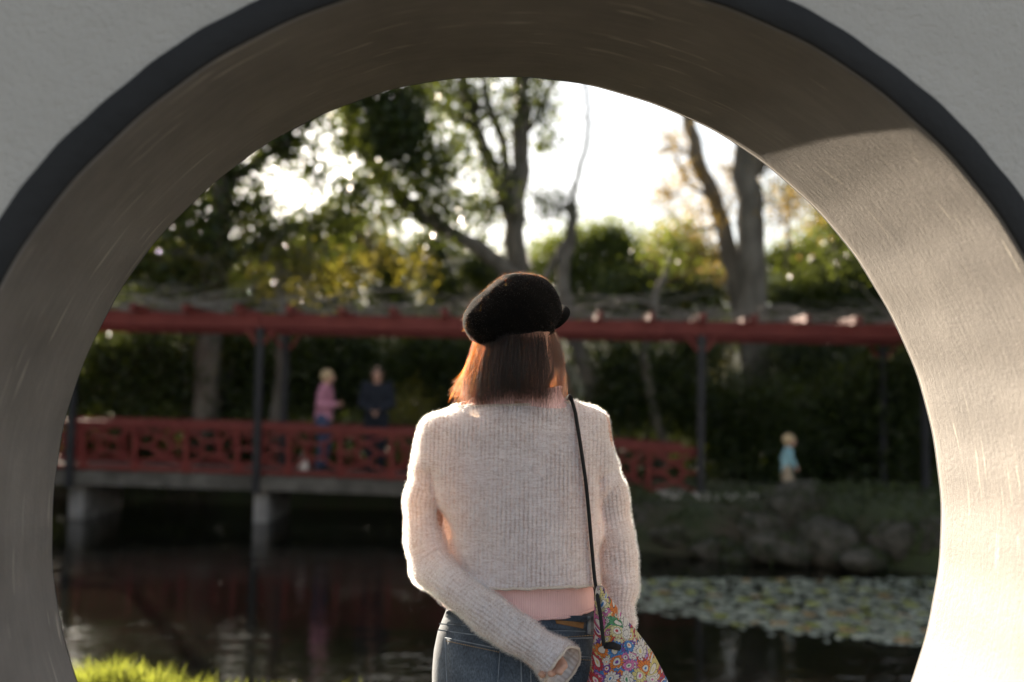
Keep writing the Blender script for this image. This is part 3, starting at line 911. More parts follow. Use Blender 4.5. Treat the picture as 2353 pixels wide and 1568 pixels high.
# bare climber tangled over the pergola
vine = empty('climbing_vine', AB(*to_ab(beam_pt(900)), PBZ + 0.2), label='bare grey climbing vine tangled along the top of the red pergola', cat='climbing plant')
VO = np.array(vine.location)
vm, vf = MB(), MB()
for k in range(330):
    px = RNG.uniform(-380, 2480)
    p = beam_pt(px) + DEEP * RNG.uniform(-0.35, DW + 0.3) + [0, 0, RNG.uniform(0.18, 0.34)]
    d = R0 * RNG.choice([-1, 1]) * RNG.uniform(0.5, 1) + DEEP * RNG.normal(0, 0.4) + ZUP * RNG.normal(0.0, 0.12)
    d /= np.linalg.norm(d); pts = [p]; L = RNG.uniform(0.8, 2.4)
    for j in range(6):
        d = d + RNG.normal(0, 0.22, 3) * [1, 1, 0.5]; d /= np.linalg.norm(d)
        pts.append(pts[-1] + d * L / 6)
    pts = np.array(pts); pts[:, 2] = np.clip(pts[:, 2], PBZ + 0.16, PBZ + 0.55)
    r = RNG.choice([0.007, 0.012, 0.024], p=[0.5, 0.35, 0.15])
    (vm if r > 0.02 else vf).tube(pts - VO, np.linspace(r, r * 0.5, 7), 5, cap=False)
vm.build('stem', MT['vine'], vine, smooth=True)
o = vf.build('twigs', MT['vine'], vine, smooth=True); o['kind'] = 'stuff'

# pale little bag hanging inside the railing
bagp = P(697, 1068, BD + 0.12)
m = MB()
rows = [(-0.085, 0.055, 0.03), (-0.06, 0.075, 0.045), (0.0, 0.078, 0.045), (0.06, 0.06, 0.03), (0.085, 0.045, 0.015)]
V = []
for z, a, b in rows:
    for k in range(12):
        an = 2 * PI * k / 12; V.append(R0 * math.cos(an) * a + DEEP * math.sin(an) * b + ZUP * z)
Q = [[i * 12 + k, i * 12 + (k + 1) % 12, (i + 1) * 12 + (k + 1) % 12, (i + 1) * 12 + k] for i in range(4) for k in range(12)]
T = [[0, k + 1, k] for k in range(1, 11)] + [[48, 48 + k, 49 + k] for k in range(1, 11)]
m.add(V, Q, T)
hp = [ZUP * (0.08 + 0.10 * math.sin(PI * k / 8)) + R0 * 0.035 * math.cos(PI * k / 8) for k in range(9)]
bo = m.build('pale_bag', MT['paper'], smooth=True, loc=bagp)
tag(bo, 'small pale bag low behind the red bridge railing', 'bag')
h = MB(); h.tube(hp, 0.006, 6); h.build('handle', MT['paper'], bo, smooth=True)

# ------------------------------------------------------------------ right bank: path, edging, boulders
def rock(c, s, seed, name='boulder', label=None, group=None, mat='rock', cat='rock', flat=1.0):
    r = np.random.default_rng(seed)
    nu, nv = 18, 11
    V = [[0, 0, -1]]
    for i in range(1, nv):
        ph = -PI / 2 + PI * i / nv
        for j in range(nu):
            t = 2 * PI * j / nu; V.append([math.cos(ph) * math.cos(t), math.cos(ph) * math.sin(t), math.sin(ph)])
    V.append([0, 0, 1]); V = np.array(V, float)
    for _ in range(9):
        nrm = r.normal(size=3); nrm /= np.linalg.norm(nrm); dd = r.uniform(0.62, 0.95)
        ex = np.clip(V @ nrm - dd, 0, None); V -= ex[:, None] * nrm * 0.85
    for f, am in ((3, 0.06), (6, 0.03)):
        k = r.normal(size=(3, 3)) * f
        V *= (1 + am * np.sin(V @ k[0] + 1) * np.sin(V @ k[1]))[:, None]
    V = V * np.asarray(s)
    Q, T = [], []
    for i in range(nv - 2):
        for j in range(nu):
            a = 1 + i * nu + j; b = 1 + i * nu + (j + 1) % nu
            Q.append([a, b, b + nu, a + nu])
    for j in range(nu):
        T.append([0, 1 + (j + 1) % nu, 1 + j]); T.append([len(V) - 1, len(V) - 1 - nu + j, len(V) - 1 - nu + (j + 1) % nu])
    o = link(name, mesh_np(name, V, F=T, Q=Q), MT[mat], loc=c, rot=(0, 0, r.uniform(0, 6)))
    return tag(o, label, cat, group)

def on_ground(px, py_hint, d, dz=0.0):
    p = P(px, py_hint, d); a, b = to_ab(p); return AB(a, b, float(ground_z(a, b)) + dz)

# pale path from the bridge end past the child
pm = MB()
pa = [(2.2, 14.7), (3.2, 14.3), (4.2, 14.2), (5.6, 14.6), (7.5, 15.2)]
PATH_T = []
Lp, Rp = [], []
for k, (a, b) in enumerate(pa):
    z = float(max(ground_z(a, b - 0.5), ground_z(a, b + 0.5))) + 0.03
    z = max(min(z, 0.09), 0.04)
    Lp.append(AB(a, b - 0.55, z)); Rp.append(AB(a, b + 0.55, z)); PATH_T.append(z)
V = Lp + Rp + [q - [0, 0, 0.5] for q in Lp] + [q - [0, 0, 0.5] for q in Rp]
n = len(pa); Q = []
for k in range(n - 1):
    Q += [[k, k + 1, n + k + 1, n + k], [2 * n + k, 2 * n + k + 1, k + 1, k], [n + k, n + k + 1, 3 * n + k + 1, 3 * n + k]]
Q += [[0, n, 3 * n, 2 * n]]
pm.add(V, Q); tag(pm.build('path', MT['gravel']), kind='structure')

BOULD = [  # px, py, depth, size
    (1500, 1185, 13.4, (0.55, 0.4, 0.20), 'long flat stone slab on the bank just under the right end of the bridge'),
    (1560, 1230, 12.9, (0.50, 0.4, 0.17), 'low stone step at the waterline below the bridge end'),
    (1655, 1205, 13.2, (0.45, 0.4, 0.24), 'grey block of stone under the pale path edge'),
    (1640, 1265, 12.5, (0.40, 0.35, 0.18), 'small grey stone at the waterline below the pale path'),
    (1745, 1225, 12.7, (0.42, 0.4, 0.34), 'pale grey boulder below the walking child'),
    (1840, 1180, 12.9, (0.62, 0.5, 0.42), 'tallest mossy boulder to the right of the walking child'),
    (1800, 1270, 12.0, (0.45, 0.4, 0.25), 'mottled boulder at the foot of the tallest mossy boulder'),
    (1905, 1250, 12.1, (0.5, 0.4, 0.36), 'brown mossy boulder right of the mottled boulder by the water'),
    (1990, 1215, 12.6, (0.55, 0.5, 0.40), 'dark mossy boulder under the grassy mound'),
    (2075, 1250, 12.0, (0.5, 0.45, 0.34), 'dark boulder at the water near the lit edge of the opening'),
    (2170, 1255, 11.8, (0.55, 0.45, 0.36), 'dark boulder half hidden by the right edge of the opening'),
    (1700, 1290, 12.1, (0.26, 0.22, 0.13), 'smallest stone sitting in the water before the bank'),
    (1985, 1290, 11.5, (0.30, 0.28, 0.15), 'small wet stone in front of the dark mossy boulders'),
]
for i, (px, py, d, s, lb) in enumerate(BOULD):
    c = P(px, py, d)
    rock(c, s, 100 + i, label=lb, group='stones edging the right bank')

# moss and small leaves growing over the stones
C = []
for i, (px, py, d, sz, lb) in enumerate(BOULD):
    c = P(px, py, d); n = 420
    v = RNG.normal(size=(n, 3)); v[:, 2] = np.abs(v[:, 2]) * 1.3 - 0.25; v /= np.linalg.norm(v, axis=1)[:, None]
    patch_ = np.sin(v @ RNG.normal(size=3) * 5 + RNG.uniform(0, 6)) > -0.1
    C.append((c + v * sz * 0.97 + RNG.normal(0, 0.02, (n, 3)))[patch_])
MOSS_PTS = np.concatenate(C)

# ------------------------------------------------------------------ vegetation
SUNO = np.array([CX + 0.05, DF, 1.15])
def sun_clear(C, rad=1.55):
    v = C - SUNO; t = v @ SUN_DIR
    return (np.linalg.norm(v - t[:, None] * SUN_DIR, axis=1) > rad)

def blob_points(blobs, depth, spread, leafpx, cover):
    """blobs: (px, py, radius px); points fill balls at the tree's distance"""
    out = []
    k = depth / FPX
    for px, py, r in blobs:
        c = P(px, py, depth); n = int(2.0 * cover * PI * r * r / (0.16 * leafpx * leafpx))
        m = max(3, n // 9)
        v = RNG.normal(size=(m, 3)); v /= np.linalg.norm(v, axis=1)[:, None]
        rr = np.clip(np.abs(RNG.normal(0, 0.70, m)), 0, 1.6) ** 0.75
        v *= rr[:, None] * r * k * RNG.uniform(0.75, 1.3, 3)
        v[:, 1] *= spread
        g = RNG.integers(0, m, n)
        v = v[g] + RNG.normal(0, 0.18, (n, 3))
        out.append(c + v)
    C = np.concatenate(out)
    return C[sun_clear(C)]

def limb(pts_px, depth, r0, r1, dz=None, root=None, n=9, wig=0.04):
    q = np.array([P(px, py, depth + (dd[0] if dd else 0)) for px, py, *dd in pts_px])
    t = np.linspace(0, len(q) - 1, max(8, 4 * len(q)))
    i = np.clip(t.astype(int), 0, len(q) - 2); f = (t - i)[:, None]
    p = q[i] * (1 - f) + q[i + 1] * f
    for _ in range(2): p[1:-1] = (p[:-2] + 2 * p[1:-1] + p[2:]) / 4
    p = p + RNG.normal(0, wig, p.shape) * np.linspace(0.3, 1, len(p))[:, None]
    r = np.linspace(r0, r1, len(p)) * RNG.uniform(0.93, 1.07, len(p))
    return p, r

def tree(name, label, depth, trunks, branches=(), blobs=(), leaf=0.10, lmat='leafdark', cover=2.0, bark='bark', spread=1.3, group=None, cat='tree', crown='crown'):
    base = P(trunks[0][0][0][0], trunks[0][0][0][1], depth)
    a, b = to_ab(base); zb = float(ground_z(a, b))
    root = empty(name, AB(a, b, zb), label=label, cat=cat, group=group)
    O = np.array(root.location)
    for pts, r0, r1 in trunks:
        p, r = limb(pts, depth, r0, r1)
        if pts is trunks[0][0]:
            p = np.vstack([[p[0][0], p[0][1], zb - 0.2], p]); r = np.r_[r0 * 1.25, r]
        m = MB(); m.tube(p - O, r, 10, jit=0.05); m.build('trunk', MT[bark], root, smooth=True)
    for pts, r0, r1 in branches:
        p, r = limb(pts, depth, r0, r1, wig=0.03)
        m = MB(); m.tube(p - O, r, 7, jit=0.05); m.build('branch', MT[bark], root, smooth=True)
    if blobs:
        tw = MB(); kk = depth / FPX
        for px, py, r in blobs:
            c = P(px, py, depth)
            for _ in range(7):
                d_ = RNG.normal(size=3); d_ /= np.linalg.norm(d_); p0 = c + RNG.normal(0, 0.3, 3) * r * kk
                tw.tube(np.array([p0, p0 + d_ * r * kk * 0.5 + RNG.normal(0, 0.06, 3), p0 + d_ * r * kk * 1.0 + RNG.normal(0, 0.1, 3) + [0, 0, 0.1]]) - O, [0.022, 0.014, 0.005], 4, cap=False)
        tw.build('twigs', MT[bark], root)['kind'] = 'stuff'
        C = blob_points(blobs, depth, spread, leaf * FPX / depth, cover)
        leaves(crown, C - O, leaf, MT[lmat], root)
    return root

# big pale-barked tree behind the woman
tree('broadleaf_tree', 'big forked pale barked tree rising behind the black cap', 21.0,
     [([(1235, 950), (1215, 800), (1190, 640), (1180, 520), (1192, 430), (1198, 300), (1197, 100), (1190, -100)], 0.27, 0.16)],
     [([(1182, 520), (1150, 430), (1105, 330), (1068, 200), (1040, 60)], 0.17, 0.09),
      ([(1170, 450), (1165, 350), (1120, 240), (1100, 120)], 0.12, 0.06),
      ([(1085, 290), (1010, 240), (960, 190), (900, 120)], 0.09, 0.04),
      ([(1195, 330), (1240, 260), (1290, 160)], 0.07, 0.03)],
     [(1090, 240, 75), (1240, 250, 50), (1140, 380, 50), (1260, 320, 40), (1050, 330, 60), (1165, 250, 60), (1000, 190, 90), (1230, 180, 50),
      (1080, 90, 150), (1250, 60, 110), (1120, 480, 80)], leaf=0.14, cover=0.8)
tree('leaning_tree', 'grey tree with one limb leaning diagonally across the gaps in the evergreen leaves', 20.0,
     [([(1330, 1000), (1270, 830), (1190, 640), (1100, 570), (980, 510), (890, 420), (835, 350), (800, 270), (760, 150)], 0.20, 0.10)],
     [([(890, 420), (850, 430), (800, 400)], 0.06, 0.03), ([(1010, 525), (960, 430), (940, 330)], 0.07, 0.03)],
     [(960, 420, 90), (1030, 480, 80), (840, 330, 55), (900, 480, 80), (780, 250, 60)], leaf=0.14, cover=0.8)
tree('slender_tree', 'slender dark stemmed tree standing alone against the white sky', 19.0,
     [([(1380, 960), (1340, 830), (1305, 740), (1290, 640), (1318, 545), (1312, 470)], 0.16, 0.10),
      ([(1312, 470), (1322, 420), (1348, 340), (1352, 270), (1345, 190), (1340, 40)], 0.055, 0.03)],
     [([(1310, 540), (1270, 600), (1230, 700)], 0.08, 0.05)],
     [(1290, 480, 45), (1250, 470, 40)], leaf=0.08, cover=0.7)
tree('mature_tree', 'thickest grey trunk at the right beyond the pergola', 19.5,
     [([(1745, 960), (1738, 820), (1728, 640), (1722, 500), (1718, 380), (1715, 200), (1712, 0)], 0.30, 0.24)],
     [([(1720, 420), (1790, 330), (1850, 200)], 0.10, 0.05)],
     [(1800, 480, 60), (1760, 380, 40), (1850, 420, 70)], leaf=0.08, cover=0.55, lmat='leafgold')
tree('grey_tree', 'leaning grey trunk just left of the thickest trunk at the right', 20.5,
     [([(1740, 900), (1705, 720), (1680, 600), (1648, 470), (1610, 380), (1582, 290), (1550, 100)], 0.22, 0.13)],
     [([(1640, 460), (1580, 420), (1540, 340)], 0.05, 0.02), ([(1660, 520), (1590, 530), (1520, 480)], 0.05, 0.02), ([(1610, 380), (1560, 340), (1530, 300)], 0.04, 0.015)],
     [(1545, 330, 40), (1580, 400, 45), (1600, 500, 50), (1530, 450, 45), (1680, 390, 40), (1570, 560, 45), (1660, 470, 40)], leaf=0.07, cover=0.5, lmat='leafgold')
tree('thin_tree', 'thin crooked trunk seen under the beam right of the woman', 18.5,
     [([(1520, 1010), (1490, 900), (1480, 800), (1500, 740), (1520, 640), (1560, 560)], 0.10, 0.06)], (),
     [(1540, 560, 60)], leaf=0.08, cover=0.8, lmat='leafmid')
tree('shaded_tree', 'dark trunk in the shade behind the right end of the beam', 22.0,
     [([(1945, 900), (1940, 700), (1920, 540), (1900, 300)], 0.17, 0.12)], (),
     [(1930, 500, 80), (2010, 560, 80)], leaf=0.09, cover=1.2, bark='barkdark')
tree('sapling', 'thin sapling stem standing right of the thickest trunk', 23.0,
     [([(1800, 900), (1805, 700), (1812, 500), (1810, 300)], 0.07, 0.04)], (), [(1810, 440, 45)], leaf=0.08, cover=0.6)
# evergreen on the left
tree('evergreen_tree', 'broad dark evergreen tree filling the upper left of the opening', 18.5,
     [([(470, 980), (480, 800), (500, 600), (520, 400), (540, 150)], 0.26, 0.16)],
     [([(500, 620), (620, 540), (720, 500)], 0.10, 0.05), ([(520, 420), (640, 340), (700, 260)], 0.09, 0.05), ([(500, 600), (380, 520), (280, 500)], 0.1, 0.05)],
     [(400, 470, 110), (520, 390, 110), (640, 330, 80), (480, 560, 130), (620, 550, 90), (740, 520, 90), (700, 250, 70), (850, 230, 80), (930, 290, 70),
      (820, 450, 70), (880, 350, 70), (300, 600, 120), (420, 640, 100), (560, 480, 70), (720, 400, 40), (960, 230, 60), (560, 200, 130), (760, 120, 130), (930, 60, 120), (950, 290, 70), (945, 365, 50), (900, 250, 60), (780, 330, 35), (860, 300, 70), (1010, 380, 60), (640, 340, 50), (640, 100, 120)],
     leaf=0.15, cover=1.25)
tree('holly_tree', 'yellow green tree glowing with sunlit leaves above the left end of the pergola', 17.9,
     [([(640, 950), (650, 800), (640, 600)], 0.14, 0.08)], (),
     [(420, 560, 60), (480, 620, 80), (600, 600, 80), (700, 590, 80), (800, 620, 70), (560, 530, 50), (720, 640, 70), (640, 650, 70), (850, 560, 60), (350, 560, 60), (960, 620, 50)], leaf=0.085, cover=0.24, lmat='leaflime')
tree('dark_backing_tree', 'dark green tree closing the gap behind the yellow green tree', 27.0,
     [([(760, 900), (760, 700), (765, 560)], 0.2, 0.12)], (),
     [(330, 600, 130), (480, 640, 120), (620, 640, 110), (760, 620, 100), (880, 610, 90), (990, 600, 80), (1090, 620, 80), (700, 560, 60), (820, 540, 60), (1180, 640, 80), (420, 690, 80), (540, 700, 80), (660, 690, 80), (780, 690, 80), (900, 690, 80), (1020, 690, 80), (1130, 700, 80), (300, 700, 80), (1000, 560, 50)], leaf=0.12, cover=1.5)

def added_shade_tree(a, b, h, rad, label, n=9000):  # tree out of view, added to shade the bridge and far bank
    z = float(ground_z(a, b)); root = empty('added_shade_tree', AB(a, b, z), label=label, cat='tree'); O = np.array(root.location)
    m = MB(); m.tube(np.array([[0, 0, -0.2], [0.05, 0.02, h * 0.3], [0.1, -0.05, h * 0.6], [0.05, 0, h * 0.9]]), [0.24, 0.19, 0.13, 0.05], 9); m.build('trunk', MT['barkdark'], root, smooth=True)
    for _ in range(6):
        t = RNG.uniform(0, 6.28); z0 = RNG.uniform(0.3, 0.6) * h
        m = MB(); m.tube(np.array([[0.06, 0, z0], [math.cos(t) * rad * .4, math.sin(t) * rad * .4, z0 + .1 * h], [math.cos(t) * rad * .8, math.sin(t) * rad * .8, z0 + .2 * h]]), [0.09, 0.06, 0.02], 6); m.build('branch', MT['barkdark'], root, smooth=True)
    mm = n // 10; v = RNG.normal(size=(mm, 3)); v /= np.linalg.norm(v, axis=1)[:, None]; v *= RNG.uniform(0.1, 1, mm)[:, None] ** 0.4
    C = O + [0, 0, h * 0.56] + (v * [rad, rad, h * 0.44])[RNG.integers(0, mm, n)] + RNG.normal(0, 0.2, (n, 3))
    C = C[sun_clear(C)]; leaves('crown', C - O, 0.16, MT['leafdark'], root)
added_shade_tree(-12.5, 11.0, 7.5, 3.0, 'tall dark unseen tree added for shade on the left shore, nearest the wall')
added_shade_tree(-14.0, 17.5, 8.5, 3.2, 'tall dark unseen tree added for shade at the left end of the bridge')
added_shade_tree(10.2, 9.0, 7.0, 2.8, 'dark unseen tree added for shade on the right shore, nearest the wall')
added_shade_tree(10.8, 15.5, 8.0, 3.0, 'dark unseen tree added for shade on the right shore behind the mossy mound')

# shrubs: (px, py, r) blobs at a depth
SHR = [
    ('hedge_bush', 'rounded bush standing under the white sky right of the cap', 24.0, [(1290, 590, 75), (1370, 560, 60), (1430, 590, 65), (1330, 650, 90), (1440, 660, 80), (1400, 540, 35)], 'leafmid', 1.9, 0.10),
    ('autumn_bush', 'golden sunlit bush between the sky and the leaning grey trunk', 26.0, [(1530, 590, 55), (1590, 600, 60), (1640, 610, 45), (1500, 640, 50), (1570, 570, 40)], 'leafgold', 1.9, 0.10),
    ('russet_bush', 'russet tinted bush under the golden bush', 23.0, [(1560, 665, 55), (1640, 650, 45), (1480, 680, 55)], 'leafgold', 0.8, 0.09),
    ('olive_bush', 'dark olive bush behind the beam beside the leaning grey trunk', 22.5, [(1500, 690, 90), (1610, 690, 70), (1400, 700, 80)], 'leafdark', 1.9, 0.10),
    ('sunlit_bush', 'bright green bush at the right beyond the thickest trunk', 24.0, [(1880, 570, 65), (1850, 630, 60), (1930, 620, 60), (1800, 600, 45)], 'leafmid', 2.0, 0.10),
    ('right_dark_bush', 'dark bush filling the corner beside the lit rim of the opening', 21.0, [(2000, 660, 110), (1900, 690, 80), (2090, 740, 110), (1800, 690, 60)], 'leafdark', 2.2, 0.11),
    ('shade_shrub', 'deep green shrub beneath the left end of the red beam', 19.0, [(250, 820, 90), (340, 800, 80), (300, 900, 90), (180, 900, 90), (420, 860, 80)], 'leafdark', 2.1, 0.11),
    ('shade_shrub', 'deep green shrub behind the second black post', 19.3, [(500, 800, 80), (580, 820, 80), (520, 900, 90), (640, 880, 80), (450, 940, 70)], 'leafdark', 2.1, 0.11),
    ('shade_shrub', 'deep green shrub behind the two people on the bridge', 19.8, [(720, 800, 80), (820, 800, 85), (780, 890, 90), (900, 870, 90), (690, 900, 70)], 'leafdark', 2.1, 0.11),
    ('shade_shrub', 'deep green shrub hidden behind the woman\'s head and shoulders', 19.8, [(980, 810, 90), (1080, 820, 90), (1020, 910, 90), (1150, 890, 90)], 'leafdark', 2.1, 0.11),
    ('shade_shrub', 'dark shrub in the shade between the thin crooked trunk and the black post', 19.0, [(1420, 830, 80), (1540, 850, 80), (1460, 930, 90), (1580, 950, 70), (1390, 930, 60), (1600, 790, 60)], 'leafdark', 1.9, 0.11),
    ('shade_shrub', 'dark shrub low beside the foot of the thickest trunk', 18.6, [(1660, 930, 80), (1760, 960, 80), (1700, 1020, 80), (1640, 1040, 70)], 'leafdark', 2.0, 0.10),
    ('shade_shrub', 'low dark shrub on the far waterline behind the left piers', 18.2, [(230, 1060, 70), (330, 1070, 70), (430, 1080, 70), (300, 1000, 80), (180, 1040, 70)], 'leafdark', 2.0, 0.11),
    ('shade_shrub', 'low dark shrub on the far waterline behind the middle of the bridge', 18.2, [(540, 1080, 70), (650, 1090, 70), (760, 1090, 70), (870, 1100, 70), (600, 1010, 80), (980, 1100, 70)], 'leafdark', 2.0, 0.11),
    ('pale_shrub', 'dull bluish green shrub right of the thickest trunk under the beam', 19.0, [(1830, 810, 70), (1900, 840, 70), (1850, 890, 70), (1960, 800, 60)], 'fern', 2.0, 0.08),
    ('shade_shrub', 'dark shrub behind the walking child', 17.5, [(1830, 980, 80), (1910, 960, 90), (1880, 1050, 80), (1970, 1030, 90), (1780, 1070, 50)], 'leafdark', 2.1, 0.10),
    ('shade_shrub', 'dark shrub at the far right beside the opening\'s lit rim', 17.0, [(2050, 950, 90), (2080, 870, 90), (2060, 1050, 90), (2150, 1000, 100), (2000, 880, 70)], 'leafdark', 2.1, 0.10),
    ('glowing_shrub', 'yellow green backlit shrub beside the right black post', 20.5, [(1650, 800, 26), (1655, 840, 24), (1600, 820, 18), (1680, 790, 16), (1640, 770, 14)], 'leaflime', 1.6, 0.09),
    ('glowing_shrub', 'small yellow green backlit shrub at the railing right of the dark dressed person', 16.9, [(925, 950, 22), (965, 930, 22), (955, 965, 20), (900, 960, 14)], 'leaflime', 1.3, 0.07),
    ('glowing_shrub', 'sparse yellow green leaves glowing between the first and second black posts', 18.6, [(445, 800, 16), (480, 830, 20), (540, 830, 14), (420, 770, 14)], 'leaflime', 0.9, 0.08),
]
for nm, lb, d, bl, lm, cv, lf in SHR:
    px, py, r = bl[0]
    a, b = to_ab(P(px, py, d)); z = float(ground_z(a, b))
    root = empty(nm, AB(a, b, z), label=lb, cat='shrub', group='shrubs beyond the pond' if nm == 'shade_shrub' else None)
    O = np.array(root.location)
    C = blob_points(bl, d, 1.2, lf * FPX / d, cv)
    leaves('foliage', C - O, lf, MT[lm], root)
    st = MB()
    for q in bl[:4]:
        t = P(q[0], q[1], d) - O
        st.tube(np.linspace([t[0] * 0.3, t[1] * 0.3, -0.15], t, 5) + RNG.normal(0, 0.03, (5, 3)), np.linspace(0.035, 0.012, 5), 5)
    st.build('stem', MT['barkdark'], root, smooth=True)

# far wood closing the view, and ground cover on the shaded bank
C = []
for k in range(46):
    a = -34 + k * 1.55 + RNG.normal(0, 0.5); b = RNG.uniform(33, 44)
    if -13.5 < a - b * -0.42 < -100: continue
    z0 = float(ground_z(a, b)); hgt = RNG.uniform(3.2, 4.8)
    n = 1100
    v = RNG.normal(size=(n, 3)); v /= np.linalg.norm(v, axis=1)[:, None]; v *= RNG.uniform(0.2, 1, n)[:, None] ** 0.5
    C.append(AB(a, b, z0 + hgt * 0.5) + v * [1.9, 1.9, hgt * 0.55])
C = np.concatenate(C); C = C[sun_clear(C, 2.2)]
o = leaves('distant_wood', C, 0.26, MT['leafdark'], kind='stuff'); tag(o, 'low dark wood closing the view behind the garden trees', 'wood')

n = 26000
a = RNG.uniform(-13, 9, n); b = RNG.uniform(17.4, 26, n)
z = ground_z(a, b); keep = z > -0.35
C = np.stack([R0[0] * a + FH[0] * b, R0[1] * a + FH[1] * b, z + RNG.uniform(0, 0.5, n) ** 1.5], 1)[keep]
o = leaves('bank_ground_cover', C, 0.13, MT['fern'], kind='stuff'); tag(o, 'dark leafy ground cover on the shaded far bank', 'ground cover')
n = 9000
a = RNG.uniform(1.5, 8.5, n); b = RNG.uniform(10.2, 15.5, n); z = ground_z(a, b)
keep = (z > -0.2) & ~((b > 13.6) & (b < 15.2) & (a > 2) & (a < 7))
C = np.stack([R0[0] * a + FH[0] * b, R0[1] * a + FH[1] * b, z + RNG.uniform(0, 0.16, n)], 1)[keep]
o = leaves('mound_ground_cover', C, 0.09, MT['fern'], kind='stuff'); tag(o, 'mossy low plants on the mound between the boulders and the path', 'ground cover')

o = leaves('moss', MOSS_PTS, 0.075, MT['fern'], kind='stuff'); tag(o, 'dark moss and small leaves covering the stones of the right bank', 'moss')

def grass_patch(name, a, b, z, h, w, label):
    n = len(a)
    base = np.stack([R0[0] * a + FH[0] * b, R0[1] * a + FH[1] * b, z], 1)
    hh = RNG.uniform(0.25, 1.0, n) ** 1.4 * h * 1.25
    th = RNG.uniform(0, 2 * PI, n); s = np.stack([np.cos(th), np.sin(th), 0 * th], 1)
    ln = RNG.normal(0, 0.35, (n, 2)); lean = np.c_[ln, np.zeros(n)] * hh[:, None]
    mid = base + lean * 0.35 + ZUP * hh[:, None] * 0.6; tip = base + lean + ZUP * hh[:, None]
    V = np.stack([base - s * w, base + s * w, mid - s * w * 0.8, mid + s * w * 0.8, tip], 1).reshape(-1, 3)
    k = np.arange(n)[:, None] * 5
    T = np.concatenate([k + [0, 1, 3], k + [0, 3, 2], k + [2, 3, 4]], 1).reshape(-1, 3)
    me = mesh_np(name, V, F=T, smooth=False)
    at = me.attributes.new('tint', 'FLOAT', 'FACE'); at.data.foreach_set('value', np.repeat(RNG.uniform(0, 1, n), 3).astype(np.float32))
    o = link(name, me, MT['grass']); o['kind'] = 'stuff'; tag(o, label, 'grass')
n = 26000
a = RNG.uniform(-2.6, 1.4, n); b = RNG.uniform(2.0, 4.85, n) ** 1.0
grass_patch('lawn_grass', a, b, ground_z(a, b), 0.05, 0.0022, 'short lawn between the wall and the pond edge')
n = 1900
a = RNG.normal(-1.68, 0.30, n); b = RNG.normal(4.4, 0.17, n)
a2 = RNG.uniform(-2.4, 0.2, 1500); b2 = RNG.normal(4.45, 0.12, 1500)
a, b = np.r_[a, a2], np.r_[b, b2]
grass_patch('bank_grass', a, b, ground_z(a, b), 0.12, 0.0034, 'sunlit yellow green grass on the pond\'s near bank')

# lily pads
def pad_mesh(mat):
    n = 16; V = [[0, 0, 0.0]]
    for k in range(n + 1):
        t = math.radians(14) + math.radians(332) * k / n
        r = 1 + 0.05 * math.sin(3 * t); V.append([r * math.cos(t), r * math.sin(t), 0.10 * (1 if k % 5 == 0 else 0.4)])
    V = np.array(V); T = [[0, k + 1, k + 2] for k in range(n)]
    B = V - [0, 0, 0.06]; nb = len(V)
    T2 = [[nb, nb + k + 2, nb + k + 1] for k in range(n)]
    Q = [[k + 1, nb + k + 1, nb + k + 2, k + 2] for k in range(n)]
    me = mesh_np('lily_pad', np.vstack([V, B]), F=T + T2, Q=Q); me.materials.append(mat); return me
PADS = [(pad_mesh(MT['padg']), 'grey green lily pad floating among the pads on the right of the pond', 'grey green lily pads'),
        (pad_mesh(MT['pady']), 'yellow green lily pad floating among the pads on the right of the pond', 'yellow green lily pads'),
        (pad_mesh(MT['padb']), 'brownish lily pad floating among the pads on the right of the pond', 'brownish lily pads')]
def water_px(px, py):
    d = FWD + RIC * ((px - 1176.5) / FPX) + UPC * ((784 - py) / FPX)
    return CAM + d * ((WATER_Z - CAM[2]) / d[2])
cnt, placed = 0, []
while cnt < 285:
    px = RNG.uniform(1400, 2240); py = RNG.uniform(1334, 1490)
    lo = np.interp(px, [1400, 1600, 1800, 2200], [1385, 1420, 1455, 1492])
    if py > lo + RNG.normal(0, 6): continue
    q = water_px(px, py); r = RNG.uniform(0.032, 0.085)
    if any((q[0] - c[0]) ** 2 + (q[1] - c[1]) ** 2 < (0.52 * (r + c[2])) ** 2 for c in placed) and RNG.uniform() < 0.93: continue
    placed.append((q[0], q[1], r))
    k = RNG.choice(3, p=[0.62, 0.28, 0.10])
    me, lb, g = PADS[k]
    o = link('lily_pad', me, loc=(q[0], q[1], WATER_Z + 0.012 + 0.0004 * (cnt % 25)), rot=(RNG.normal(0, 0.07), RNG.normal(0, 0.07), RNG.uniform(0, 6.28)))
    o.scale = (r, r * RNG.uniform(0.85, 1), 0.10 * r / 0.1)
    tag(o, lb, 'lily pad', g); cnt += 1
V, T, tv = [], [], []
for k in range(2600):
    px = RNG.uniform(1400, 2240); py = RNG.uniform(1330, 1486)
    if py > np.interp(px, [1400, 1600, 1800, 2200], [1385, 1420, 1455, 1490]) + RNG.normal(0, 8): continue
    q = water_px(px, py); r = RNG.uniform(0.02, 0.05); t0 = RNG.uniform(0, 6.28); n0 = len(V)
    for j in range(7):
        t = t0 + 5.9 * j / 6; V.append([q[0] + r * math.cos(t), q[1] + r * math.sin(t), WATER_Z + 0.006 + RNG.uniform(0, 0.008)])
    T += [[n0, n0 + j, n0 + j + 1] for j in range(1, 6)]
tag(link('small_lily_pads', mesh_np('small_lily_pads', np.array(V), F=np.array(T), smooth=False), MT['padg']), 'tiny pale pads and leaf litter between the lily pads', 'lily pads', kind='stuff')

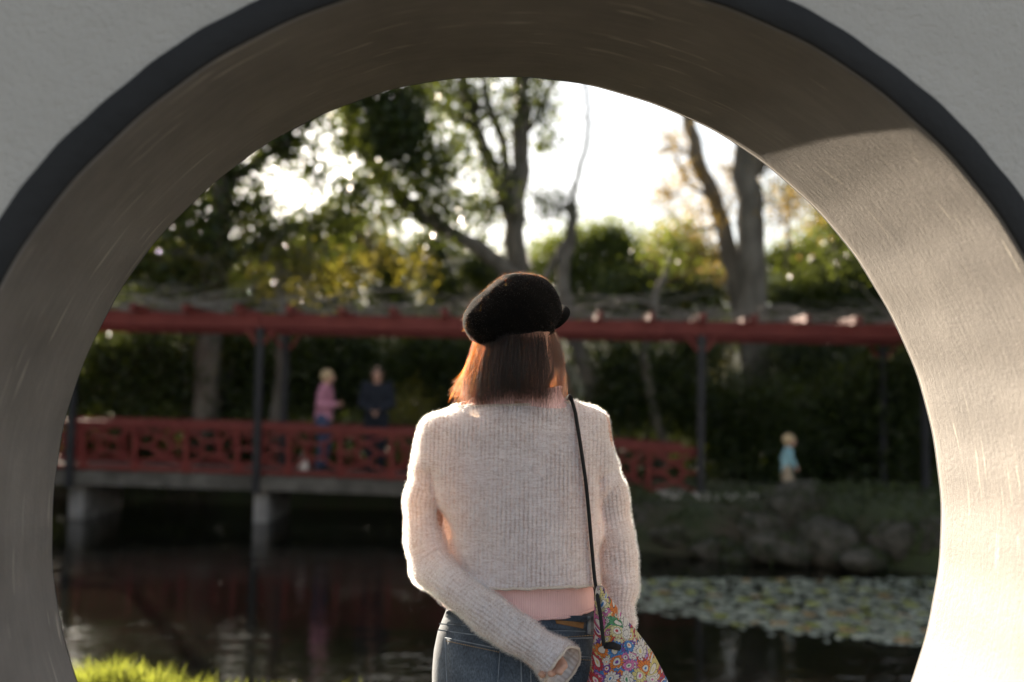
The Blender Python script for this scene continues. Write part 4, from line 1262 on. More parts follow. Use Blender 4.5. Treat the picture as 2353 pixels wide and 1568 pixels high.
# ================================================================== THE WOMAN
WB = 2.12
WO = AB(to_ab(P(1190, 1100, WB))[0], WB, 0.0)
def L(px, py, dy=0.0):
    """local point (x right, y away from the camera, z up) of the woman's frame"""
    d = FWD + RIC * ((px - 1176.5) / FPX) + UPC * ((784 - py) / FPX)
    b = WB + dy
    p = CAM + d * (b / (d @ FH))
    q = p - WO
    return np.array([q @ R0, q @ FH, p[2]])
def rows_px(rows, cy=0.0):
    out = []
    for r in rows:
        py, l, rr, b = r[:4]; c = r[4] if len(r) > 4 else cy
        A, B = L(l, py, c), L(rr, py, c)
        out.append(((A[2] + B[2]) / 2, (A[0] + B[0]) / 2, c, (B[0] - A[0]) / 2, b))
    return out
woman = empty('person', WO, -YAW, label='woman seen from behind in cream knit sweater, black cap and jeans', cat='person')

# --- pose
SH_L, SH_R = L(1000, 990, 0.0), L(1372, 975, 0.0)
EL_L = L(986, 1300, 0.015); WR_L = L(1222, 1484, -0.176); 
EL_R = L(1414, 1270, 0.03); WR_R = L(1425, 1455, -0.01)

# --- body: one continuous skin surface
v = Vol((-0.30, -0.27, 0.0), (0.32, 0.24, 1.70), 0.0045)
HC = L(1187, 775, 0.01)
hx = math.radians(42)                                    # the head is turned towards the right of the picture
HF = np.array([math.sin(hx), math.cos(hx), 0.0]); HR = np.array([math.cos(hx), -math.sin(hx), 0.0])
HM = np.array([HR, HF, ZUP]).T
def hp(x, y, z): return HC + HM @ np.array([x, y, z])
v.ell(hp(0, -0.012, 0.02), (0.072, 0.090, 0.092), 0, HM.T)
v.ell(hp(0, 0.035, -0.045), (0.056, 0.058, 0.078), 0.03, HM.T)
v.cone(hp(0, 0.085, -0.01), hp(0, 0.104, -0.040), 0.009, 0.014, 0.012)         # nose
v.ell(hp(0, 0.082, -0.072), (0.022, 0.012, 0.009), 0.008, HM.T)                # lips
v.ell(hp(0, 0.070, -0.105), (0.022, 0.018, 0.016), 0.015, HM.T)                # chin
for s_ in (-1, 1):
    v.ell(hp(s_ * 0.031, 0.078, 0.0), (0.016, 0.010, 0.009), 0.006, HM.T, sub=True)
    v.ell(hp(s_ * 0.031, 0.070, 0.0), (0.0125, 0.0125, 0.0125), 0.002, HM.T)
    v.ell(hp(s_ * 0.074, -0.005, -0.02), (0.008, 0.020, 0.032), 0.006, HM.T)
v.cone(HC + [0, -0.008, -0.06], L(1190, 945, 0.0), 0.050, 0.058, 0.02)
v.loft(rows_px([(935, 1130, 1255, .04), (970, 1050, 1335, .055), (1010, 1035, 1345, .070), (1100, 1050, 1335, .078), (1250, 1064, 1335, .076),
                (1400, 1040, 1356, .092), (1500, 1012, 1368, .112), (1600, 1008, 1372, .115), (1680, 1015, 1365, .105)]), 0.02)
v.chain([SH_L, EL_L, L(1100, 1390, -0.115), WR_L], [0.028, 0.026, 0.026, 0.021], 0.02)
v.chain([SH_R, EL_R, WR_R], [0.028, 0.026, 0.021], 0.02)
HIP_L, HIP_R = L(1088, 1650, 0.0), L(1290, 1650, 0.0)
for h_, sx in ((HIP_L, -1), (HIP_R, 1)):
    kn = np.array([h_[0] + sx * 0.005, 0.01, 0.47]); an = np.array([h_[0] + sx * 0.008, -0.01, 0.085])
    v.chain([h_, kn, kn + [0, -0.015, -0.11], an], [0.080, 0.052, 0.050, 0.034], 0.02)
    v.chain([an + [0, 0, -0.02], an + [0, 0.10, -0.045], an + [sx * 0.005, 0.16, -0.055]], [0.034, 0.028, 0.020], 0.015)
# hands: palm, four unequal bent fingers, thumb from the side
def hand(wr, d, side, back, sc=0.80):
    """wr wrist, d pointing direction, side towards the thumb, back of the hand direction"""
    d, side, back = (np.asarray(q, float) / np.linalg.norm(q) for q in (d, side, back))
    pm_ = wr + d * 0.045 * sc
    for o in (-0.024, -0.008, 0.008, 0.024):
        v.cone(wr + side * o * 0.6 * sc, wr + (d * 0.078 + side * o) * sc, 0.011, 0.0095, 0.010)
    for o, ln, cu in ((0.025, 0.066, 0.55), (0.0085, 0.074, 0.6), (-0.008, 0.069, 0.7), (-0.024, 0.055, 0.8)):
        k = wr + (d * 0.080 + side * o) * sc; ln = ln * sc
        p1 = k + (d * math.cos(cu) - back * math.sin(cu)) * ln * 0.48
        p2 = p1 + (d * math.cos(cu * 2) - back * math.sin(cu * 2)) * ln * 0.30
        p3 = p2 + (d * math.cos(cu * 2.6) - back * math.sin(cu * 2.6)) * ln * 0.22
        v.chain([k, p1, p2, p3], [0.0086, 0.0080, 0.0074, 0.0064], 0.0018)
    t0 = wr + (d * 0.022 + side * 0.010) * sc
    t1 = t0 + (d * 0.92 + side * 0.25) * 0.026 - back * 0.010
    t2 = t1 + (d * 0.95 + side * 0.25) * 0.028 - back * 0.010
    v.chain([t0, t1, t2], [0.0105, 0.0092, 0.0078], 0.006)
CU_T, CU_B = L(1304, 1490, -0.182), L(1244, 1551, -0.182)
arm_d = L(1274, 1522, -0.182) - L(1120, 1405, -0.140); arm_d /= np.linalg.norm(arm_d)
side_l = (CU_T - CU_B) / np.linalg.norm(CU_T - CU_B)
hand(WR_L - arm_d * 0.030 - side_l * 0.007 + np.array([0, 0.004, 0]), arm_d, side_l, (0, 1, 0))
hand(WR_R, (0.05, 0.05, -1), (-0.3, 1, 0), (1, 0.2, 0))
V, Q = v.mesh(); V = relax(V, Q, 1, 0.4)
link('body', mesh_np('body', V, Q=Q), MT['skin'], woman)
del v

# --- pink tank top
v = Vol((-0.26, -0.20, 0.90), (0.26, 0.20, 1.50), 0.0045)
v.loft(rows_px([(880, 1106, 1286, .054, -.004), (905, 1094, 1296, .056), (925, 1076, 1310, .056), (955, 1044, 1340, .064), (1000, 1020, 1355, .085), (1100, 1045, 1340, .082), (1250, 1058, 1340, .084),
                (1361, 1046, 1362, .100), (1390, 1017, 1369, .116), (1408, 1017, 1370, .127), (1425, 1019, 1371, .129), (1445, 1020, 1371, .129)]), 0.0)
X, Y, Z = v.ax[0][:, None, None], v.ax[1][None, :, None], v.ax[2][None, None, :]
v.F = (v.F + 0.0016 * np.sin(120 * Z + 22 * X + 2 * np.sin(14 * X)) + 0.0012 * np.sin(60 * Z - 40 * X)).astype(np.float32)
V, Q = v.mesh(); V = relax(V, Q, 2)
zc = L(1200, 1424, -0.11)[2]; zt = L(1190, 897, -0.05)[2]
pinkz = np.minimum(V[:, 2] - zc + 0.004 * np.cos(V[:, 0] * 14) - 0.004, zt - V[:, 2] + 0.012 * (V[:, 0] / 0.09) ** 2 * (np.abs(V[:, 0]) < 0.12) - 0.2 * np.clip(V[:, 1], 0, 1) )
V, Q, _ = cut(V, Q, pinkz > 0)
tank = link('tank_top', mesh_np('tank_top', V, Q=Q), MT['tank'], woman)
TANKVQ = (V, Q)
TANKV = v

# --- sweater
KH = 0.0032
v = Vol((-0.29, -0.235, 0.84), (0.31, 0.18, 1.46), KH)
body_rows = rows_px([(918, 1100, 1285, .050), (935, 1045, 1322, .062), (955, 1012, 1358, .078), (990, 990, 1380, .094), (1050, 984, 1388, .104), (1117, 986, 1391, .110),
                     (1200, 1023, 1382, .113), (1270, 1043, 1378, .116), (1361, 1058, 1386, .121), (1400, 1058, 1386, .121)])
def shoulders(vv):
    vv.chain([L(1072, 966, 0), L(1006, 1006, 0), L(986, 1085, 0.0)], [0.033, 0.0435, 0.0435], 0.022)
    vv.chain([L(1308, 950, 0), L(1352, 992, 0), L(1376, 1088, 0.005)], [0.028, 0.0420, 0.0435], 0.022)
v.loft(body_rows, 0.0); shoulders(v)
LS = [L(988, 1075, 0.0), L(971, 1150, 0.01), L(975, 1245, 0.012), L(990, 1303, 0.0), L(1050, 1352, -0.080), L(1120, 1404, -0.140), L(1200, 1466, -0.168), L(1274, 1521, -0.182), L(1300, 1541, -0.186)]
LR = [0.040, 0.0375, 0.0420, 0.0420, 0.0390, 0.0370, 0.0380, 0.0410, 0.0410]
RS = [L(1380, 1080, 0.005), L(1396, 1125, 0.02), L(1409, 1215, 0.032), L(1416, 1290, 0.028), L(1420, 1350, 0.012), L(1421, 1430, -0.01), L(1421, 1470, -0.012)]
RRr = [0.0400, 0.0380, 0.0390, 0.0395, 0.0350, 0.0320, 0.0310]
bodyF = v.F.copy()
va = Vol((-0.29, -0.235, 0.84), (0.31, 0.18, 1.46), KH); va.chain(LS, LR, 0.012)
vb = Vol((-0.29, -0.235, 0.84), (0.31, 0.18, 1.46), KH); vb.chain(RS, RRr, 0.012)
for q in (va, vb):
    k = 0.0045; d = q.F; A = v.F
    hh = np.clip(0.5 + 0.5 * (d - A) / k, 0, 1)
    v.F = (d * (1 - hh) + A * hh - k * hh * (1 - hh)).astype(np.float32)
# broad folds in the cloth
X, Y, Z = v.ax[0][:, None, None], v.ax[1][None, :, None], v.ax[2][None, None, :]
fold = 0.0048 * np.sin(34 * X + 9 * Z + 1.2 * np.sin(11 * Z)) * smooth01((1.32 - Z) / 0.25) + 0.0034 * np.sin(21 * Z - 30 * X + 2 * np.sin(8 * Z)) 
fold = fold + 0.0028 * np.sin(75 * Z + 30 * X) * np.exp(-((np.abs(X - 0.02) - 0.20) / 0.05) ** 2)
for (px, py), (qx, qy), wd, am in (((985, 1110), (1025, 1235), 0.012, 0.006), ((1015, 1200), (1075, 1345), 0.014, 0.006), ((1384, 1100), (1374, 1230), 0.010, 0.005), ((940, 1105), (990, 1090), 0.010, 0.006), ((1432, 1080), (1385, 1115), 0.010, 0.006)):
    a_, b_ = L(px, py, -0.09), L(qx, qy, -0.09); ab = (b_ - a_)[[0, 2]]
    t = np.clip(((X - a_[0]) * ab[0] + (Z - a_[2]) * ab[1]) / (ab @ ab), 0, 1)
    dd = np.sqrt((X - a_[0] - t * ab[0]) ** 2 + (Z - a_[2] - t * ab[1]) ** 2)
    fold = fold + am * np.exp(-(dd / wd) ** 2) * (Y < 0.0)
v.F = (v.F + fold).astype(np.float32)
V, Q = v.mesh(); V = relax(V, Q, 2, 0.5)
fb, fl, fr = (Vol.sample(q, V) for q in (type('T', (), dict(lo=v.lo, h=v.h, n=v.n, F=bodyF)), va, vb))
part = np.argmin(np.stack([fb, fl, fr], 1), 1)
def axis_coords(V, pts):
    pts = np.array(pts); best = np.full(len(V), 1e9); t_ = np.zeros(len(V)); rel = np.zeros((len(V), 3)); tang = np.zeros((len(V), 3)); acc = 0.0
    for i in range(len(pts) - 1):
        d = pts[i + 1] - pts[i]; ln = np.linalg.norm(d)
        t = np.clip((V - pts[i]) @ d / ln ** 2, 0, 1); r = V - pts[i] - t[:, None] * d; q = np.linalg.norm(r, axis=1)
        m_ = q < best; best[m_] = q[m_]; t_[m_] = acc + t[m_] * ln; rel[m_] = r[m_]; tang[m_] = d / ln; acc += ln
    e1 = np.cross(tang, np.array([0.0, 1.0, 0.0])); e1 /= np.linalg.norm(e1, axis=1)[:, None]; e2 = np.cross(tang, e1)
    return np.arctan2((rel * e2).sum(1), (rel * e1).sum(1)), t_
UV = np.zeros((len(V), 2))
th = np.arctan2(V[:, 1] / 0.11, V[:, 0] / 0.19)
UV[:, 0] = np.where(V[:, 1] < 0, V[:, 0], 0.4 + V[:, 0]); UV[:, 1] = V[:, 2]
for pi_, pts in ((1, LS), (2, RS)):
    an, tt = axis_coords(V, pts); m_ = part == pi_
    UV[m_, 0] = 2.0 * pi_ + (an * 0.0392)[m_]; UV[m_, 1] = tt[m_]
# openings: hem, neck, cuffs
hemz = L(1240, 1357, -0.12)[2] + 0.0035 * np.sin(V[:, 0] * 22) - 0.022 * np.clip(-V[:, 0] - 0.06, 0, 1)
nz = L(1170, 929, -0.06)[2] + V[:, 0] * 0.05
cut_n = arm_d * 0.90 + np.array([0, -0.36, 0]); cutL = (V - (CU_T + CU_B) / 2 - [0, -0.034, 0]) @ cut_n
keep = np.where(part == 0, (V[:, 2] > hemz) & ((V[:, 2] < nz + 0.25 * np.clip(V[:, 1], 0, 0.12)) | (np.abs(V[:, 0] - L(1167, 925)[0]) > 0.131)), True)
keep &= ~((part == 1) & (cutL > 0.0025 * np.sin(V[:, 1] * 160)))
keep &= ~((part == 2) & (V[:, 2] < L(1421, 1445, 0)[2]))
SWV = v
V, Q, used = cut(V, Q, keep); UV = UV[used]
me = mesh_np('sweater', V, Q=Q)
uvl = me.uv_layers.new(name='UVMap')
LUV = UV[Q.reshape(-1)].reshape(-1, 4, 2)
jump = (LUV[:, :, 0].max(1) - LUV[:, :, 0].min(1)) > 0.05
LUV[jump] = LUV[jump][:, :1, :]
uvl.data.foreach_set('uv', LUV.reshape(-1).astype(np.float32))
sweater = link('sweater', me, MT['knit'], woman)
NV = vnormals(V, Q)
fuzz_on('knit_fibres', V, NV, 130000, 0.0085, 0.00011, MT['fuzz'], sweater)
# rolled edges: follow the open borders
def border_rolls(V, Q, name, r, mat, parent):
    E = {}
    for q in Q:
        for a in range(4):
            e = (q[a], q[(a + 1) % 4]); E[e] = 1
    nxt = {a: b for (a, b) in E if (b, a) not in E}
    seen = set()
    for s0 in list(nxt):
        if s0 in seen: continue
        loop, c_ = [], s0
        while c_ in nxt and c_ not in seen: seen.add(c_); loop.append(c_); c_ = nxt[c_]
        if len(loop) < 30: continue
        p = V[loop]
        for _ in range(6): p = (np.roll(p, 1, 0) + p + np.roll(p, -1, 0)) / 3
        p = p[::2]; p = np.vstack([p, p[:1]])
        mb = MB(); mb.tube(p, r * RNG.uniform(0.8, 1.25, len(p)), 6, cap=False)
        mb.build(name, mat, parent, smooth=True)
m_plain = fibre_mat('knit_edge', (0.70, 0.62, 0.55), 0.25)
border_rolls(V, Q, 'rolled_edge', 0.0030, m_plain, sweater)

border_rolls(*TANKVQ, 'hem', 0.0032, MT['tank'], tank)
# --- jeans
v = Vol((-0.25, -0.22, 0.03), (0.27, 0.22, 1.02), 0.0042)
v.loft(rows_px([(1392, 1030, 1360, .108), (1410, 1023, 1366, .116), (1453, 1006, 1370, .124, -.004), (1496, 997, 1376, .132, -.006), (1568, 993, 1382, .138, -.008), (1640, 992, 1386, .130, -.004), (1700, 1000, 1380, .110)]), 0.0)
for h_, sx in ((HIP_L, -1), (HIP_R, 1)):
    kn = np.array([h_[0] + sx * 0.008, 0.012, 0.47]); an = np.array([h_[0] + sx * 0.012, 0.0, 0.05])
    v.chain([h_ + [0, -0.005, -0.02], kn, an], [0.098, 0.080, 0.078], 0.02)
v.cone(L(1190, 1470, -0.145), L(1190, 1640, -0.165), 0.004, 0.006, 0.004, sub=True)
X, Y, Z = v.ax[0][:, None, None], v.ax[1][None, :, None], v.ax[2][None, None, :]
v.F = (v.F + 0.002 * np.sin(60 * Z + 25 * X) * smooth01((0.95 - Z) / 0.2)).astype(np.float32)
V, Q = v.mesh(); V = relax(V, Q, 2)
keep = (V[:, 2] < L(1190, 1400, -0.11)[2]) & (V[:, 2] > 0.06)
V, Q, _ = cut(V, Q, keep)
jeans = link('jeans', mesh_np('jeans', V, Q=Q), MT['denim'], woman)
JV = v
def on_jeans(px, py, off=0.0):
    p = L(px, py, -0.13)
    for _ in range(3):
        y = JV.back_y(p[0], p[2]); 
        if y is None: y = -0.10
        p = L(px, py, y)
    return p - [0, off, 0]
def patch(name, quad, mat, thick, off, parent, nu=8, nv=6):
    (x0, y0), (x1, y1), (x2, y2), (x3, y3) = quad          # tl tr br bl
    F_, B_ = [], []
    for j in range(nv + 1):
        for i in range(nu + 1):
            u, w_ = i / nu, j / nv
            px = (x0 * (1 - u) + x1 * u) * (1 - w_) + (x3 * (1 - u) + x2 * u) * w_
            py = (y0 * (1 - u) + y1 * u) * (1 - w_) + (y3 * (1 - u) + y2 * u) * w_
            F_.append(on_jeans(px, py, off + thick)); B_.append(on_jeans(px, py, off - 0.004))
    n = nu + 1; Q = [[j * n + i, j * n + i + 1, (j + 1) * n + i + 1, (j + 1) * n + i] for j in range(nv) for i in range(nu)]
    Q = [q[::-1] for q in Q]
    per = [i for i in range(n)] + [j * n + nu for j in range(1, nv + 1)] + [nv * n + i for i in range(nu - 1, -1, -1)] + [j * n for j in range(nv - 1, 0, -1)]
    N_ = len(F_)
    for a in range(len(per)):
        b = per[(a + 1) % len(per)]; a = per[a]; Q.append([a, b, b + N_, a + N_])
    return link(name, mesh_np(name, np.array(F_ + B_), Q=np.array(Q)), mat, parent)
def seam(pts, r, off, mb, sub=6):
    out = []
    for (ax_, ay_), (bx_, by_) in zip(pts[:-1], pts[1:]):
        for k in range(sub): out.append(on_jeans(ax_ + (bx_ - ax_) * k / sub, ay_ + (by_ - ay_) * k / sub, off))
    out.append(on_jeans(*pts[-1], off)); mb.tube(np.array(out), r, 5)
wbp = patch('waistband', [(1026, 1405), (1362, 1417), (1364, 1450), (1015, 1436)], MT['denim'], 0.002, 0.0005, jeans, 24, 3)
pkl = patch('back_pocket', [(1023, 1465), (1149, 1491), (1140, 1625), (1028, 1600)], MT['denim'], 0.002, 0.0005, jeans)
pkr = patch('back_pocket', [(1236, 1498), (1358, 1510), (1362, 1630), (1246, 1640)], MT['denim'], 0.002, 0.0005, jeans)
patch('leather_patch', [(1276, 1424), (1342, 1430), (1340, 1444), (1278, 1432)], MT['leather'], 0.0015, 0.003, jeans)
patch('belt_loop', [(1350, 1416), (1358, 1417), (1357, 1457), (1348, 1455)], MT['denimlight'], 0.003, 0.003, jeans, 2, 4)
patch('belt_loop', [(1088, 1408), (1097, 1409), (1094, 1450), (1085, 1448)], MT['denimlight'], 0.003, 0.003, jeans, 2, 4)
sm = MB()
for q in ([(1023, 1465), (1149, 1491)], [(1149, 1491), (1140, 1625)], [(1023, 1465), (1028, 1600)], [(1236, 1498), (1358, 1510)], [(1358, 1510), (1362, 1630)], [(1236, 1498), (1246, 1640)]):
    seam(q, 0.0011, 0.0028, sm)
seam([(1193, 1462), (1197, 1520), (1199, 1600)], 0.0013, 0.0, sm); seam([(1215, 1462), (1219, 1520), (1221, 1600)], 0.0013, 0.0, sm)
seam([(1010, 1433), (1190, 1447), (1370, 1451)], 0.0010, 0.0028, sm)
seam([(1204, 1476), (1290, 1468), (1368, 1466)], 0.0014, 0.0, sm); seam([(1205, 1476), (1110, 1462), (1008, 1448)], 0.0014, 0.0, sm)
sm.build('raised_seam', MT['denimlight'], jeans, smooth=True)
st = MB()
for (ax_, ay_), (bx_, by_) in (((1025, 1472), (1148, 1498)), ((1238, 1505), (1357, 1517)), ((1210, 1470), (1366, 1459))):
    nst = 26
    for k in range(nst):
        u0, u1 = (k + 0.15) / nst, (k + 0.7) / nst
        st.tube(np.array([on_jeans(ax_ + (bx_ - ax_) * u0, ay_ + (by_ - ay_) * u0, 0.0034), on_jeans(ax_ + (bx_ - ax_) * u1, ay_ + (by_ - ay_) * u1, 0.0034)]), 0.0009, 4)
st.build('stitching', MT['thread'], jeans)['kind'] = 'stuff'
for h_, sx in ((HIP_L, -1), (HIP_R, 1)):
    q = Vol((h_[0] - 0.09, -0.12, 0.0), (h_[0] + 0.1, 0.24, 0.14), 0.006)
    x0 = h_[0] + sx * 0.01
    q.chain([(x0, -0.045, 0.045), (x0, 0.06, 0.045), (x0 + sx * 0.004, 0.15, 0.038)], [0.042, 0.046, 0.042], 0.02)
    q.cone((x0, -0.03, 0.05), (x0, 0.0, 0.11), 0.040, 0.042, 0.02)
    V, Q = q.mesh(); V[:, 2] = np.maximum(V[:, 2], 0.003); link('shoe', mesh_np('shoe', V, Q=Q), MT['shoe'], woman)

# --- cap
v = Vol((-0.17, -0.17, 1.45), (0.19, 0.21, 1.73), 0.003)
def rot_xz(a):
    c_, s_ = math.cos(a), math.sin(a); return np.array([[c_, 0, -s_], [0, 1, 0], [s_, 0, c_]])
v.ell(L(1190, 716, 0.0), (0.088, 0.112, 0.078), 0.0)
v.ell(L(1122, 742, -0.015), (0.054, 0.085, 0.050), 0.024, rot_xz(math.radians(25)).T)
v.ell(L(1222, 700, 0.02), (0.058, 0.085, 0.062), 0.020)
X, Y, Z = v.ax[0][:, None, None], v.ax[1][None, :, None], v.ax[2][None, None, :]
v.F = (v.F + 0.0025 * np.sin(40 * X + 55 * Z) * np.sin(35 * Y + 20 * Z) + 0.001 * np.sin(130 * X) * np.sin(120 * Z) * np.sin(110 * Y)).astype(np.float32)
V, Q = v.mesh(); V = relax(V, Q, 1)
cl_ = np.array([L(px, py, 0.0) for px, py in ((1060, 790), (1102, 802), (1160, 805), (1241, 783), (1285, 752), (1320, 735))])
V, Q, _ = cut(V, Q, V[:, 2] > np.interp(V[:, 0], cl_[:, 0], cl_[:, 2]))
border_rolls(V, Q, 'cap_band', 0.004, MT['wool'], woman)
cap = link('cap', mesh_np('cap', V, Q=Q), MT['wool'], woman)
fuzz_on('wool_fibres', V, vnormals(V, Q), 4500, 0.0065, 0.00009, MT['woolfuzz'], cap)
v = Vol((-0.05, -0.02, 1.45), (0.22, 0.25, 1.65), 0.003)
bc = L(1266, 733, 0.075)
bn = np.array([0.55, 0.30, 0.78]); bn /= np.linalg.norm(bn)
b2 = np.cross(bn, [1.0, 0, 0]); b2 /= np.linalg.norm(b2); BR = np.array([np.cross(b2, bn), b2, bn])
v.ell(bc, (0.046, 0.070, 0.012), 0.0, BR)
V, Q = v.mesh(); link('brim', mesh_np('brim', V, Q=Q), MT['wool'], cap)

# --- hair falling from under the cap
def hair():
    n = 6600
    u = RNG.uniform(0, 1, n)
    ang = np.radians(-250 + 320 * u)                 # all round but the face
    ang = hx + PI / 2 - np.radians(180) + np.radians(RNG.uniform(-128, 128, n))
    # ang measured so that 0 deg of the spread points to the back of the turned head
    cx_, sx_ = np.cos(ang), np.sin(ang)
    bk = -HF; rt = HR
    sp = np.radians(np.where(RNG.uniform(0, 1, n) < 0.05, RNG.uniform(84, 140, n), RNG.uniform(-132, 88, n)))
    dirs = np.cos(sp)[:, None] * bk + np.sin(sp)[:, None] * rt
    r0 = RNG.uniform(0.80, 1.0, n)[:, None]
    root = HC + dirs * np.array([0.074, 0.088, 0]) * r0 + np.c_[np.zeros((n, 2)), RNG.uniform(0.0, 0.045, n) + 0.02 * (dirs[:, 0] > 0.3)]
    zl = L(1180, 905, 0)[2]
    xs = dirs[:, 0]
    endz = zl + RNG.normal(0, 0.006, n) - 0.010 * np.abs(xs) - 0.016 * (xs < -0.75) + RNG.normal(0, 0.009, 90)[RNG.integers(0, 90, n)]
    m = 12; t = np.linspace(0, 1, m)[None, :, None]
    out = np.where(xs < -0.3, 0.016, 0.022) * np.abs(xs) ** 1.8
    flare = np.c_[xs * out / (np.abs(xs) + 0.15), dirs[:, 1] * 0.012, np.zeros(n)]
    end = root.copy(); end[:, 2] = endz
    lift = dirs * RNG.uniform(0.006, 0.020, n)[:, None]
    p = root[:, None] * (1 - t) + end[:, None] * t
    p = p + lift[:, None] * np.sin(t * PI * 0.8) * 1.3 + flare[:, None] * t ** 2
    # locks
    g = RNG.integers(0, 130, n); lock = RNG.normal(0, 0.0080, (130, 3)); lock[:, 2] *= 0.3
    p = p + lock[g][:, None] * t ** 1.2 + RNG.normal(0, 0.0016, (n, 1, 3)) * t + 0.002 * np.sin(t * 9 + g[:, None, None]) * lock[g][:, None] * 60
    inward = (xs > -0.4) & (xs < 0.5)
    p[inward, :, 1] += (t[0, :, 0] ** 2 * 0.012)[None]
    fly = RNG.uniform(0, 1, n) < 0.02
    p[fly] += (RNG.normal(0, 0.018, (fly.sum(), 1, 3)) + np.c_[xs[fly] * 0.012, np.zeros(fly.sum()), np.zeros(fly.sum())][:, None]) * t ** 2
    # the lock hanging in front of her right cheek
    k2 = 420; tt = np.linspace(0, 1, m)[None, :, None]
    r2 = HC + np.c_[RNG.uniform(0.058, 0.082, k2), RNG.uniform(0.035, 0.095, k2), RNG.uniform(0.005, 0.03, k2)]
    mid = np.c_[RNG.uniform(0.086, 0.108, k2), RNG.uniform(0.035, 0.085, k2), np.full(k2, -0.06)] + HC
    e2 = np.c_[RNG.uniform(0.052, 0.110, k2), RNG.uniform(0.02, 0.075, k2), RNG.normal(-0.132, 0.013, k2)] + HC
    q2 = (1 - tt) ** 2 * r2[:, None] + 2 * tt * (1 - tt) * (2 * mid - (r2 + e2) / 2)[:, None] + tt ** 2 * e2[:, None]
    q2 += 0.0015 * np.sin(tt * 7 + RNG.uniform(0, 6, (k2, 1, 3)))
    # loose strands flicking out on her left
    k3 = 420
    r3 = HC + np.c_[RNG.uniform(-0.088, -0.070, k3), RNG.uniform(-0.03, 0.06, k3), RNG.uniform(0.0, 0.03, k3)]
    fl = RNG.uniform(0, 1, k3)
    m3 = HC + np.c_[-0.094 - 0.014 * fl, RNG.uniform(-0.03, 0.05, k3), np.full(k3, -0.065)]
    e3 = HC + np.c_[-0.090 - 0.052 * fl ** 1.5, RNG.uniform(-0.03, 0.05, k3), RNG.normal(-0.122, 0.014, k3) - 0.008 * (1 - fl)]
    q3 = (1 - tt) ** 2 * r3[:, None] + 2 * tt * (1 - tt) * (2 * m3 - (r3 + e3) / 2)[:, None] + tt ** 2 * e3[:, None]
    q3 += 0.0015 * np.sin(tt * 7 + RNG.uniform(0, 6, (k3, 1, 3)))
    p = np.concatenate([p, q2, q3])
    rad = np.linspace(1, 0.7, m)[None] * 0.00011
    return strands('hair', p, rad, MT['hair'], woman)
hair()

# ------------------------------------------------------------------ hip bag
bag = empty('hand_bag', WO + R0 * L(1385, 1370, -0.1)[0] + FH * (-0.12) + ZUP * L(1385, 1370, -0.1)[2], -YAW,
            label='slouchy cloth bag with a crowded many coloured flower print hanging at the woman\'s right hip', cat='bag')
BGO = np.array([L(1385, 1370, -0.1)[0], -0.12, L(1385, 1370, -0.1)[2]])
rows = [(1352, 1371, 1386, .010), (1365, 1367, 1393, .016), (1404, 1366, 1422, .026), (1457, 1365, 1467, .036), (1500, 1360, 1498, .044), (1568, 1350, 1535, .054),
        (1620, 1342, 1552, .060), (1680, 1345, 1548, .058), (1720, 1370, 1520, .045), (1740, 1410, 1480, .018)]
NU = 72; V, UVp = [], []
pys = np.linspace(1352, 1740, 46)
for py in pys:
    l, r, b = (np.interp(py, [q[0] for q in rows], [q[i] for q in rows]) for i in (1, 2, 3))
    cy = -0.135 - 0.006
    A, B = L(l, py, cy), L(r, py, cy); c, a = (A + B) / 2, (B[0] - A[0]) / 2
    pl = np.clip((1560 - py) / 200, 0, 1)
    for k in range(NU):
        t = 2 * PI * k / NU
        rr = 1 + (0.07 * math.sin(7 * t + 1) + 0.04 * math.sin(13 * t)) * pl + 0.02 * math.sin(3 * t + py * 0.02)
        V.append([c[0] + a * math.cos(t) * (1 + 0.02 * math.sin(py * 0.03 + 3 * t)), cy + b * math.sin(t) * rr, A[2] + 0.004 * math.cos(4 * t)])
        UVp.append([c[0] + (0 if math.sin(t) < 0 else 1.0) + a * math.cos(t), A[2] * 1.0])
V = np.array(V) - BGO; UVp = np.array(UVp); m_ = len(pys)
i, j = np.meshgrid(np.arange(m_ - 1), np.arange(NU), indexing='ij'); i, j = i.ravel(), j.ravel(); k = (j + 1) % NU
Q = np.c_[i * NU + j, (i + 1) * NU + j, (i + 1) * NU + k, i * NU + k]
T = [[(m_ - 1) * NU, (m_ - 1) * NU + q + 1, (m_ - 1) * NU + q] for q in range(1, NU - 1)] + [[0, q, q + 1] for q in range(1, NU - 1)]
me = mesh_np('pouch', V, F=np.array(T), Q=Q)
lv = np.empty(len(me.loops), np.int32); me.loops.foreach_get('vertex_index', lv)
u = me.uv_layers.new(name='UVMap'); UL = UVp[lv]
q4 = UL[:len(Q) * 4].reshape(-1, 4, 2); jp = (q4[:, :, 0].max(1) - q4[:, :, 0].min(1)) > 0.5
q4[jp, :, 0] = q4[jp, :, 0].min(1)[:, None]; UL[:len(Q) * 4] = q4.reshape(-1, 2)
u.data.foreach_set('uv', UL.reshape(-1).astype(np.float32))
pouch = link('pouch', me, MT['print'], bag)
